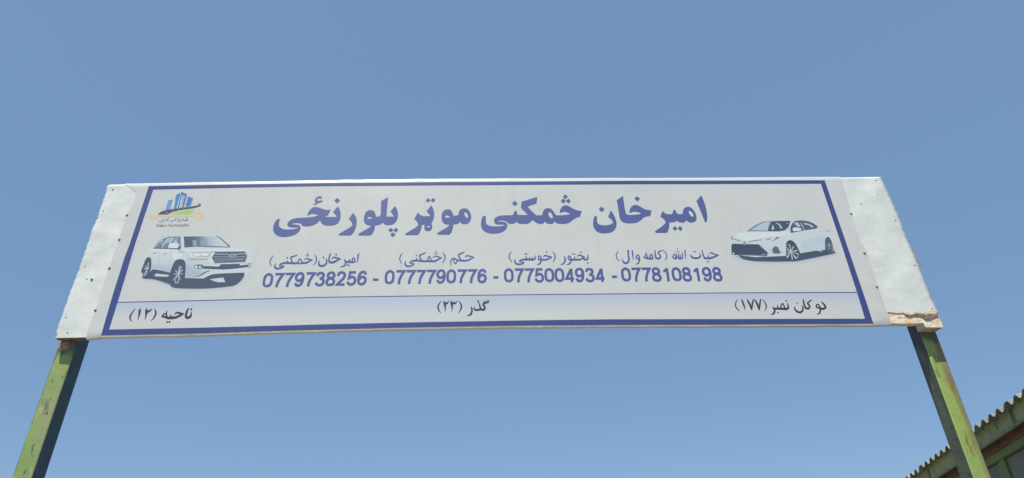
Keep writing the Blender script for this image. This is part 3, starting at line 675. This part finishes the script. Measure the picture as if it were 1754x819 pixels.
Art((250, 362), 17.54).o('60,125! 1450,118! 1450,165! 350,170! 330,262! 300,262! 290,205! 250,205! 240,262! 205,262! 200,205! 170,205! 155,262! 130,262! 140,165! 60,158!').e(1570, 135, 140, 125).e(1560, 135, 68, 62, hole=True).make('emblem_key', gold, ab, 3)
Art((265, 322), 16.38).k('225,500,8 228,545,22 215,590,8', '1080,400,6 1082,435,16 1070,460,6').make('emblem_spark', gold2, ab, 2)
a = Art((250, 362), 17.54)
a.k('1255,205,14 1255,265,24 1200,275,26 1125,275,24 1112,200,14', '1222,230,10 1222,272,14', '1188,235,10 1188,272,14', '1070,225,12 1062,280,20 1015,312,12', '1005,272,18 970,262,16 965,240,14 990,228,16 1004,265,18 985,310,16 940,322,8', '925,195,14 932,280,12', '880,192,14 885,265,18 835,275,20 795,268,16', '805,300,18 750,318,20 722,285,12', '700,195,14 645,232,16 672,270,18 625,285,20 598,262,16 594,198,12', '562,245,10 552,282,18 505,285,20 488,198,12', '505,285,18 480,318,20 420,318,20 395,280,10')
a.d((1205, 188, 9), (1230, 188, 9), (1218, 172, 9), (545, 335, 9)).make('emblem_caption', T('caption blue', 84, 124, 168), ab, 3)
# latin caption: strokes, slanted capitals and small letters
LT = {'K': [[(0, 0), (.0, 1)], [(.5, 1), (.02, .45), (.5, 0)]], 'M': [[(0, 0), (.03, 1), (.35, .3), (.68, 1), (.7, 0)]],
 'a': [[(.42, .62), (.2, .66), (.02, .45), (.02, .18), (.2, 0), (.4, .15), (.42, .62), (.42, 0)]], 'b': [[(0, 1.05), (0, 0), (.3, .0), (.44, .3), (.36, .6), (.02, .5)]],
 'u': [[(0, .64), (0, .15), (.18, 0), (.38, .15), (.4, .64), (.4, 0)]], 'l': [[(0, 1.05), (0, 0)]], 'n': [[(0, 0), (0, .62), (.25, .66), (.4, .5), (.4, 0)]],
 'i': [[(0, .64), (0, 0)], [(0, .92), (0, 1.04)]], 'c': [[(.42, .55), (.2, .66), (.0, .35), (.15, .02), (.42, .1)]], 'p': [[(0, -.3), (0, .64), (.3, .64), (.44, .35), (.3, .0), (.02, .1)]],
 't': [[(.1, .95), (.1, .08), (.3, .0)], [(-.05, .64), (.3, .64)]], 'y': [[(0, .64), (.2, .05)], [(.42, .64), (.1, -.3)]]}
def latin(s, x, y, x2, y2, h, wd):
    adv = {'K': .66, 'M': .86, 'i': .2, 'l': .2, 't': .42, ' ': .38}; tot = sum(adv.get(c, .6) for c in s); u = 0; out = []
    for c in s:
        for st in LT.get(c, []):
            pts = [(x+(x2-x)*((u+p[0])/tot)+p[1]*h*.28, y+(y2-y)*(u/tot)-p[1]*h, wd, True) for p in st]
            P = [p[:3] for p in pts]
            R = ribbon(P); out.append(R)
        u += adv.get(c, .6)
    return out
fill('emblem_caption', latin('Kabul Municipality', 268, 388.3, 324.5, 387.6, 4.3, .72), [], T('caption grey', 92, 98, 105), ab, 3)

# ------------------------------------------------------------------ picture of the off-roader
c_body = T('car white', 204, 213, 214); c_hi = T('car highlight', 216, 224, 224); c_sh = T('car shade', 180, 195, 206); c_dk = T('car dark', 76, 88, 108)
c_mid = T('car mid', 120, 134, 152); c_gl = T('car glass', 168, 184, 198); c_sp = T('spoke', 206, 216, 224); c_ha = T('soft shadow', 184, 193, 202); c_ha2 = T('softer shadow', 196, 203, 206); c_line = T('seam', 158, 172, 182)
A = lambda w=1.: Art((235, 395), 7.8, w)
sv = A().o('60,520! 72,400 105,290 165,240 215,230! 262,150 325,88 400,66 500,58 620,62 800,64 1050,64 1115,98 1185,160 1240,214! 1400,228 1520,262 1542,300 1548,450 1535,560 1495,600 1430,606! 1180,600! 960,640! 640,650! 430,600! 180,560!').make('car_picture', c_body, sign, 2, True)
sv['label'] = 'printed picture of a white off-roader seen from its front corner'
PAPER = (207.5, 209, 206)
graded('car_shadow', (235, 395), 7.8, [('60,600 78,640 220,650 330,680 430,715 460,750 520,768 700,775 900,775 1100,760 1270,740 1335,712 1400,650 1436,580', (150, 162, 178)),
    ('55,606 70,650 215,666 325,698 420,735 455,765 515,782 700,788 900,788 1105,772 1282,749 1350,719 1418,652 1450,585', (192, 199, 204)),
    ('40,612 60,662 205,690 315,726 408,765 445,792 512,806 700,812 900,810 1115,792 1300,766 1375,730 1440,656 1465,588', PAPER)], sv, 1)
A().o('80,560! 78,640! 220,650 330,680 430,715 460,750 520,768 700,775 900,775 1100,760 1270,740 1335,715! 1400,650 1436,580! 1430,563! 1200,570 1000,585 890,640! 640,635! 440,560! 180,530!').h('228,612! 248,572! 400,588! 432,600! 400,618! 300,614!', '965,648! 1150,625! 1178,690! 1080,690! 1020,675!').make('car_shadow', c_dk, sv, 3)
graded('body_shade', (235, 395), 7.8, [('645,330 700,330 760,330 820,395 900,520', (203, 213, 215)), ('652,420 700,430 770,470 850,530 940,545', (188, 201, 210)), ('650,520 700,530 770,560 840,575 890,590', (172, 187, 199)), ('642,632 700,634 770,632 820,622 860,606', (176, 190, 201))], sv, 3)
graded('body_shade', (235, 395), 7.8, [('195,330 300,330 400,330 470,330', (203, 213, 215)), ('200,430 300,440 400,450 460,450', (194, 206, 211)), ('200,512 300,526 400,550 440,556', (172, 187, 200))], sv, 3)
A().o('470,250! 640,245 900,250 1240,240 1500,262! 1400,275 900,275 640,300 560,370 500,385 470,330!', '160,245! 300,250 440,260! 420,285! 200,280!').make('body_highlight', c_hi, sv, 3)
A().o('50,550! 75,480 115,380 150,355 185,375 191,450 189,540 230,570 225,620 120,645 78,632 72,570!').make('tyre', c_dk, sv, 4)
A().o('440,560! 470,470 505,405 560,382 620,392 645,430 648,500 636,640 620,700 560,742 480,732 440,680 430,600').make('tyre', c_dk, sv, 4)
A(.72).k('130,520,8 152,432,16', '130,520,8 158,485,12', '130,520,8 112,470,12', '130,520,8 92,505,12', '128,525,8 88,590,10 105,600,8', '130,525,8 125,575,12 100,602,8', '130,510,8 158,515,8').make('wheel_rim', c_sp, sv, 5)
A(.72).k('548,575,10 565,478,13', '552,575,9 590,478,13', '552,575,10 608,525,14', '550,582,10 604,578,14', '550,585,9 574,660,12', '545,590,9 552,680,10 525,702,12 500,690,10', '545,590,9 490,650,12 488,668,10', '540,585,10 495,580,14', '542,572,10 512,535,14', '536,600,8 512,660,9 520,690,8').make('wheel_rim', c_sp, sv, 5)
A().o('180,545! 212,515! 300,530! 440,563! 390,582! 250,560!').make('running_board', c_dk, sv, 5)
A().k('172,545,8 214,512,8 330,528,8').make('running_board', c_hi, sv, 6)
A().o('215,235! 260,165 320,110 378,98! 290,235!').make('side_window', c_gl, sv, 4)
A().o('310,236! 345,165 395,102 500,88! 462,170! 410,240!').make('side_window', c_gl, sv, 4)
A().o('470,168! 512,92 582,88! 586,190! 540,200!').make('side_window', c_gl, sv, 4)
A().o('235,225! 290,170! 330,140! 292,234! 216,234!', '330,236! 380,170! 430,160! 410,240!', '520,100! 580,95! 582,180! 545,170!').make('glass_shade', c_mid, sv, 5)
A().k('385,98,12 340,160,10 298,236,10', '345,130,6 400,96,8 505,84,8 586,88,8', '508,92,12 466,168,10', '213,237,6 300,238,9 420,242,9', '330,180,10 308,236,10').make('window_frame', c_dk, sv, 6)
A().o('414,228! 430,180 500,163 545,182 548,236! 480,236!').make('mirror', c_hi, sv, 7)
A().o('405,238! 500,232 548,238! 552,215! 585,185! 580,245! 560,254! 430,245!').make('mirror_base', c_dk, sv, 6)
A().o('540,250! 600,262 640,270 620,295 580,300 555,285').make('mirror_reflection', c_sh, sv, 5)
graded('windscreen', (235, 395), 7.8, [('627,80 640,220', (86, 98, 120)), ('700,79 720,215', (84, 97, 119)), ('800,78 815,206', (100, 116, 138)), ('880,78 905,208', (140, 158, 176)),
    ('960,78 1000,212', (172, 190, 200)), ('1056,78 1080,213', (190, 203, 208)), ('1110,110 1140,215', (198, 208, 210)), ('1172,165 1200,216', (202, 210, 210)), ('1226,217 1228,218', (200, 208, 208))], sv, 4)
A().o('742,130! 790,126! 800,205! 745,208!', '842,132! 905,140! 915,170! 890,205! 850,205!').make('seat_silhouette', T('seat', 146, 162, 178), sv, 7)
A().k('627,78,10 632,150,8 630,220,8', '1052,68,5 1115,105,11 1175,160,13 1238,220,12', '636,221,9 800,209,9 1000,216,10 1230,220,8').make('window_frame', c_dk, sv, 8)
A().k('1222,185,14 1232,190,8').make('mirror', c_mid, sv, 7)
A().o('690,350! 714,290! 962,291! 955,360! 942,385! 720,376!').make('headlight', c_hi, sv, 5)
A().k('712,290,6 960,292,6', '690,355,6 720,378,8 940,388,7', '780,350,6 950,352,10', '855,318,12 857,335,10', '740,300,4 745,340,4').make('headlight_trim', c_mid, sv, 7)
A().o('700,350! 800,352! 802,376! 725,374!', '800,362! 940,366! 935,380! 802,378!').make('indicator', T('amber', 216, 200, 196), sv, 6)
A().o('1020,300! 1062,284! 1440,286! 1472,330! 1442,418! 1030,432! 1000,370!').make('grille', c_dk, sv, 5)
A().k('1042,314,16 1220,316,14', '1310,315,12 1440,312,14 1462,340,10', '1005,350,8 1225,352,9', '1320,352,9 1450,350,8', '1030,375,4 1440,372,4', '1025,395,8 1430,388,8', '1030,412,4 1430,405,4').make('grille_bar', T('chrome', 160, 170, 186), sv, 6)
A().e(1272, 335, 48, 27).e(1272, 335, 36, 17, hole=True).make('badge_ring', T('badge', 188, 196, 206), sv, 7)
A().k('1252,335,7 1290,330,7').make('badge_ring', T('badge bar', 176, 184, 196), sv, 8)
A().o('955,335! 1000,292! 1048,284! 1012,338!', '955,378! 1002,372! 1032,430! 1000,430!').make('chrome_trim', c_hi, sv, 7)
A().k('945,338,7 995,290,8 1060,282,6', '990,288,6 1440,282,8').make('chrome_trim', c_mid, sv, 8)
A().o('870,472! 1090,482! 1118,450! 1366,443! 1375,466! 1480,455! 1490,485! 1330,506 1150,520 880,510!').make('lower_intake', c_dk, sv, 5)
A().o('755,485 790,455 868,453 895,482 868,507 780,509').make('fog_light', T('fog surround', 112, 126, 146), sv, 6)
A().d((788, 487, 19), (838, 488, 15)).make('fog_light', c_hi, sv, 7)
A().o('1474,440! 1528,436! 1520,490! 1478,492!').h('1490,450! 1516,447! 1512,478! 1490,480!').make('fog_light', c_mid, sv, 7)
A().k('765,612,4 830,606,10 900,562,18 968,535,10').make('chin_line', T('chin', 100, 114, 134), sv, 5)
A().o('1150,585! 1200,570! 1424,562! 1434,585 1400,650 1340,710 1270,725 1200,720 1175,690!').make('tyre', c_dk, sv, 5)
A().k('212,300,6 250,298,9', '350,318,6 386,304,9', '1500,575,14 1502,580,12', '1528,340,8 1530,348,6').make('door_handle', T('handle', 140, 152, 164), sv, 6)
A().k('305,240,3 300,380,3 310,470,3', '455,265,3 450,400,3 442,490,3', '200,465,3 330,490,3 440,498,4', '470,290,3 620,300,3 690,295,3', '640,395,4 760,400,4 960,440,3', '1030,440,4 1240,428,4 1460,432,4').make('panel_seam', c_line, sv, 5)
A().k('332,86,5 352,78,7', '410,69,5 430,66,7', '560,58,4 580,57,5').make('roof_rail', c_mid, sv, 5)

# ------------------------------------------------------------------ picture of the saloon car
B = lambda: Art((1240, 365), 9.105)
sd_ = B().o('85,470! 85,390 130,350 240,310 355,278! 480,190 600,133 850,123 1035,123 1100,116 1230,112 1340,130 1430,180 1480,222 1580,258 1660,298 1686,360 1692,420 1700,560! 1580,577! 1190,632! 965,672! 680,684! 500,695! 300,690! 115,650!').make('car_picture', c_body, sign, 2, True)
sd_['label'] = 'printed picture of a white saloon car seen from its front corner'
graded('car_shadow', (1240, 365), 9.105, [('180,660 300,718 480,750 800,757 1100,752 1200,737 1450,687 1650,645 1745,618', (150, 163, 180)),
    ('150,668 290,734 478,768 800,776 1110,770 1215,754 1460,704 1665,660 1765,628', (190, 198, 204)),
    ('110,680 275,756 475,794 800,803 1120,797 1235,778 1475,727 1690,680 1800,640', PAPER)], sd_, 1)
B().o('220,655! 300,718 480,750 800,757 1100,752 1200,737 1450,687 1650,645 1745,618! 1700,560! 1580,572! 1430,588! 1190,628! 960,668! 690,682! 500,690!').make('car_shadow', T('shadow', 72, 86, 106), sd_, 3)
graded('body_shade', (1240, 365), 9.105, [('1180,400 1300,370 1450,335 1580,320', (203, 213, 215)), ('1200,480 1320,440 1460,400 1578,380', (190, 206, 214)), ('1205,540 1330,510 1470,480 1577,460', (188, 204, 212)), ('1210,600 1340,575 1480,550 1577,540', (202, 211, 213))], sd_, 3)
graded('body_shade', (1240, 365), 9.105, [('560,440 640,450 740,470 900,440', (203, 213, 215)), ('610,520 680,540 740,560 900,560', (198, 208, 213)), ('690,600 700,640 760,650 940,640', (194, 205, 210))], sd_, 3)
B().o('250,310! 600,292 900,290 1060,320! 1000,345 860,360 600,395 400,430 240,395 160,370!').make('body_highlight', c_hi, sd_, 3)
B().o('115,510! 130,478! 300,484 540,488! 600,530 680,608! 688,640! 668,668! 640,675! 500,667! 230,657! 120,650!').make('grille', T('grille', 68, 80, 98), sd_, 4)
B().k('560,512,5 620,555,14 682,615,10 680,650,6', '500,688,6 660,678,10', '230,650,3 500,660,4 640,655,6').make('chrome_trim', T('chrome line', 176, 190, 202), sd_, 5)
B().d((148, 632, 14)).make('fog_light', c_hi, sd_, 5)
B().o('585,640! 655,630! 650,660! 590,665!').make('fog_light', c_mid, sd_, 5)
B().k('122,365,14 130,418,16', '150,408,10 200,420,11 268,442,9', '382,460,8 440,436,11 600,416,8').make('grille_bar', T('upper bar', 112, 116, 124), sd_, 5)
B().e(320, 462, 42, 28).make('badge', c_hi, sd_, 5)
B().e(320, 462, 30, 18).e(308, 462, 8, 8, hole=True).e(332, 462, 8, 8, hole=True).make('badge', T('badge dark', 80, 88, 104), sd_, 6)
B().o('580,415! 680,385! 800,368! 862,385! 800,420! 730,447! 700,432! 640,428!').make('headlight', T('lamp', 206, 212, 224), sd_, 4)
B().k('660,420,8 720,408,12', '735,445,6 800,415,6', '640,400,3 760,385,4').make('headlight_trim', T('lamp line', 100, 110, 140), sd_, 6)
B().o('792,402! 828,368! 866,384! 808,418!').make('indicator', T('red lamp', 160, 118, 122), sd_, 5)
B().o('745,572! 770,545! 765,530! 790,530! 802,508! 815,530! 840,525! 862,580! 886,615! 860,635! 760,632! 775,615! 745,605! 765,590!').make('fog_light', T('fog dark', 94, 106, 128), sd_, 4)
B().o('358,280! 480,193 600,138 702,135! 668,272!').make('windscreen', T('screen', 182, 196, 214), sd_, 4)
B().o('420,262! 560,175! 640,140! 600,140! 480,195! 370,272!').make('glass_shade', c_mid, sd_, 5)
B().o('690,275! 732,138! 860,128 1036,128! 1012,208 962,256 850,280 690,280!').make('windscreen', T('screen dark', 74, 88, 110), sd_, 4)
B().o('740,258! 762,178! 788,252!', '803,155! 850,160! 882,190! 912,235! 886,243! 856,185!').make('glass_glint', T('glint', 196, 206, 222), sd_, 5)
B().d((990, 160, 10)).make('glass_glint', T('glint2', 170, 184, 204), sd_, 5)
B().k('355,283,6 420,276,12 600,280,9 850,282,9 960,262,8', '685,268,12 716,150,12', '600,138,5 850,127,8 1040,127,8').make('window_frame', T('frame', 86, 98, 118), sd_, 6)
B().o('1042,312! 1034,240 1060,170 1110,124 1200,116 1310,128 1400,163 1467,213! 1440,242! 1250,272!').make('side_window', T('side glass', 84, 96, 112), sd_, 4)
B().o('1088,155! 1150,140! 1195,205! 1188,216! 1150,214! 1115,182!', '1236,152! 1300,162! 1360,183! 1402,215! 1372,228! 1322,190! 1262,180!').make('glass_glint', T('glint3', 178, 194, 210), sd_, 5)
B().o('1073,240 1100,226 1180,232 1212,258 1180,276 1082,282').make('mirror', c_hi, sd_, 6)
B().k('1192,150,6 1225,210,8 1256,272,8', '1205,150,3 1240,210,3').make('window_frame', c_sp, sd_, 6)
B().k('1605,266,8 1652,295,5').make('tail_light', T('tail', 92, 100, 112), sd_, 5)
B().o('965,490! 985,445 1030,422 1080,440 1130,500 1180,600 1190,655 1160,710 1110,745 1020,742 975,690 965,600').make('tyre', T('tyre', 70, 82, 96), sd_, 4)
B().o('1580,570! 1578,430 1600,376 1640,380 1675,430 1710,560 1722,622! 1680,642 1620,604').make('tyre', T('tyre2', 82, 94, 112), sd_, 4)
C_ = lambda: Art((1330, 410), 15.95)
C_().k(*['%d,%d,10 %d,%d,%d' % (390, 330, x, y, w) for x, y, w in ((362, 155, 24), (468, 200, 28), (572, 305, 28), (600, 405, 22), (530, 520, 34), (435, 548, 26), (302, 490, 38), (268, 388, 18), (252, 295, 16), (250, 212, 18))]).k('250,175,8 300,150,8 362,152,10', '602,400,14 580,480,14 530,530,16', '250,215,8 250,400,8 280,490,8').d((390, 332, 22)).make('wheel_rim', c_sp, sd_, 5)
C_().k(*['%d,%d,8 %d,%d,%d' % (1452, 195, x, y, w) for x, y, w in ((1380, 105, 14), (1440, 85, 14), (1505, 145, 18), (1375, 175, 14), (1438, 275, 22))]).k('1520,215,10 1515,260,12 1560,320,8', '1530,210,6 1560,270,6 1566,350,6').d((1522, 345, 12)).make('wheel_rim', c_gl, sd_, 5)
B().k('1215,615,4 1400,575,5 1570,545,4', '1230,595,3 1420,545,3', '1420,300,3 1560,290,4 1620,300,3', '1290,320,3 1420,300,3').make('panel_seam', T('seam', 178, 192, 198), sd_, 4)
B().o('1440,585! 1500,578! 1552,596! 1500,600!').make('sill_gap', T('gap', 178, 192, 204), sd_, 4)

# ------------------------------------------------------------------ the shed behind the right post
shed = thing('shed', 'green shed with a corrugated cement roof and a patched gutter board behind the right post', 'shed')
def paint_old(name, c, c2, c3):
    M = mat(name, c, .6, 1., c2, 9., bump=.3, bscale=40, thr=(.38, .62)); add_layer(M, c3, 20, .58, .66, .9, (1, 1, 2.)); return M
edge_m = mat('pale broken cement edge', (.60, .57, .50, 1), .9, .6, (.42, .40, .34, 1), 60)  # paler tone that paints sunlit flecks on the roof edge
cement = mat('weathered corrugated cement', (.28, .29, .24, 1), .9, .9, (.15, .17, .13, 1), 10, bump=.4, bscale=60)
fas_m = paint_old('flaking green paint', (.27, .36, .14, 1), (.34, .37, .18, 1), (.16, .13, .07, 1))
add_layer(fas_m, (.05, .06, .04, 1), 14, .56, .66, .8, (1, 1, .5))
add_layer(fas_m, (.27, .28, .2, 1), 30, .62, .68, .7)
brn_m = paint_old('rusty brown beam', (.20, .115, .06, 1), (.13, .085, .055, 1), (.09, .13, .05, 1))
rail_m = paint_old('green rail', (.17, .26, .085, 1), (.13, .20, .07, 1), (.12, .10, .05, 1))
pan_m = paint_old('grey green panel', (.175, .20, .145, 1), (.14, .165, .125, 1), (.15, .14, .10, 1))
dk_m = mat('dark strap', (.035, .04, .04, 1), .7)
lip_m = mat('weathered lip', (.24, .27, .17, 1), .6, .7, (.16, .13, .08, 1), 30)
PITCH = .13
u_ = ray(1120, 1137); u_ = u_/np.linalg.norm(u_)   # direction of the eave, away from the camera
A_ = CAM+ray(1750, 668)*4.38
uh = np.array([u_[0], u_[1], 0]); uh /= np.linalg.norm(uh)
inw = np.array([uh[1], -uh[0], 0])            # horizontally into the shed
def P3(s, h, v): return A_+u_*s+inw*h+np.array([0, 0, v])
def vof(px, py, h):
    """height offset from the eave line of the point seen at px, py on the plane inset by h"""
    d = ray(px, py); nrm = inw; t_ = ((A_+inw*h-CAM)@nrm)/(d@nrm); p = CAM+d*t_
    s = ((p-A_)@uh)/(u_@uh); return p[2]-(A_+u_*s)[2], s
S0, S1 = -3.2, 6.5
Hf0, Hl = vof(1754, 688, .07)[0], vof(1754, 720, .07)[0]
Hb = vof(1754, 742, .15)[0]; Hg = vof(1754, 761, .17)[0]
def strip(name, s0, s1, h0, h1, v0, v1, M, parent=shed, bevel=0.):
    c = [P3(s0, h0, v0), P3(s0, h1, v0), P3(s1, h1, v0), P3(s1, h0, v0), P3(s0, h0, v1), P3(s0, h1, v1), P3(s1, h1, v1), P3(s1, h0, v1)]
    return hexa(name, c, M, parent, bevel)
# roof sheets: seven waves each, one wave of overlap hidden
slope = math.tan(rad(14))
def roof_sheet(s0, n, dz):
    R, D, tkn = 12, 4.2, .007; rows = []; bm = bmesh.new(); ed = random.uniform(-.012, .012); am = [random.uniform(.85, 1.15) for _ in range(n+2)]; tl = random.uniform(-.006, .006)
    N = n*R
    def pt(i, h, low):
        s = s0+i*PITCH/R; ph = math.cos(2*math.pi*(s/PITCH)); a = math.copysign(abs(ph)**.8, ph)
        return P3(s, h, .019*(a-1)*am[int(i/R)]+h*slope+dz+tl*i/N-(tkn if low else 0))
    g = [[bm.verts.new(tuple(pt(i, h, low))) for i in range(N+1)] for low in (0, 1) for h in (ed, D)]
    for i in range(N):
        bm.faces.new((g[0][i], g[0][i+1], g[1][i+1], g[1][i])); bm.faces.new((g[2][i+1], g[2][i], g[3][i], g[3][i+1])); bm.faces.new((g[0][i+1], g[0][i], g[2][i], g[2][i+1]))
    bmesh.ops.recalc_face_normals(bm, faces=bm.faces[:])
    bm.faces.ensure_lookup_table()
    for i in range(N):
        if math.cos(2*math.pi*((s0+(i+.5)*PITCH/R)/PITCH)) < -.1: bm.faces[3*i+2].material_index = 1  # painted sunlight only on the cut edges in the wave troughs
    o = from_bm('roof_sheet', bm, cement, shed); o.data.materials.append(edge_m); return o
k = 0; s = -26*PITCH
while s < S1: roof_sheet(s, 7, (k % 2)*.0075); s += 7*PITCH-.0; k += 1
# gutter boards, one per length, with a dark strap over each joint
joints = [vof(1733, 705, .07)[1], vof(1592, 812, .07)[1]]
gap = joints[1]-joints[0]
js = [joints[0]-2*gap, joints[0]-gap, joints[0], joints[1], joints[1]+gap, joints[1]+2*gap]
for a_, b_ in zip(js, js[1:]):
    off = random.uniform(-.004, .004)
    strip('gutter_board', a_+.012, b_-.012, .07+off, .09, Hl, Hf0+.03, fas_m, bevel=.003)
    strip('board_lip', a_+.012, b_-.012, .045+off, .0695+off, Hl-.012, Hl+.002, lip_m, bevel=.002)
for j in js: strip('strap', j-.03, j+.02, .088, .1, Hl+.004, Hf0+.03, dk_m); strip('strap_edge', j+.022, j+.034, .058, .069, Hl+.006, Hf0+.02, fas_m)
strip('soffit', S0, S1, .092, .15, Hl+.03, Hl+.045, dk_m)
for i in range(12):
    a_ = S0+i*(S1-S0)/12; strip('beam', a_+.003, a_+(S1-S0)/12-.003, .15, .19, Hb, Hl+.12, brn_m, bevel=.002)
strip('rail', S0, S1, .17, .21, Hg, Hb-.001, rail_m, bevel=.003)
mul = vof(1716, 795, .2)[1]; sp_ = .95
ks = range(-3, 7)
zg = lambda s: -(A_+u_*s)[2]
for i in ks:
    s = mul+i*sp_
    for nm, a_, b_, h0, h1, M in (('wall_post', s-.055, s+.045, .195, .225, rail_m), ('wall_panel', s+.05, s+sp_-.06, .215, .235, pan_m)):
        c = [P3(a_, h0, 0), P3(a_, h1, 0), P3(b_, h1, 0), P3(b_, h0, 0)]
        lo = [np.array([p[0], p[1], .0]) for p in c]
        hexa(nm, lo+[p+np.array([0, 0, Hg-.001]) for p in c], M, shed, .003)
    c = [P3(s+.046, .212, 0), P3(s+.046, .24, 0), P3(s+.0495, .24, 0), P3(s+.0495, .212, 0)]
# far gable, near gable and back wall close the building
def wall(p, q):
    n = (q-p); n[2] = 0; n /= np.linalg.norm(n); w = np.array([n[1], -n[0], 0])*.04
    tp = [p, p+w, q+w, q]; lo = [np.array([a[0], a[1], 0.]) for a in tp]
    hexa('wall_panel', lo+tp, pan_m, shed)
wall(P3(S1-.05, .24, Hg), P3(S1-.05, 4.0, .85)); wall(P3(S0+.1, .24, Hg), P3(S0+.1, 4.0, .85)); wall(P3(S0+.1, 4.05, .9), P3(S1-.05, 4.05, .9))
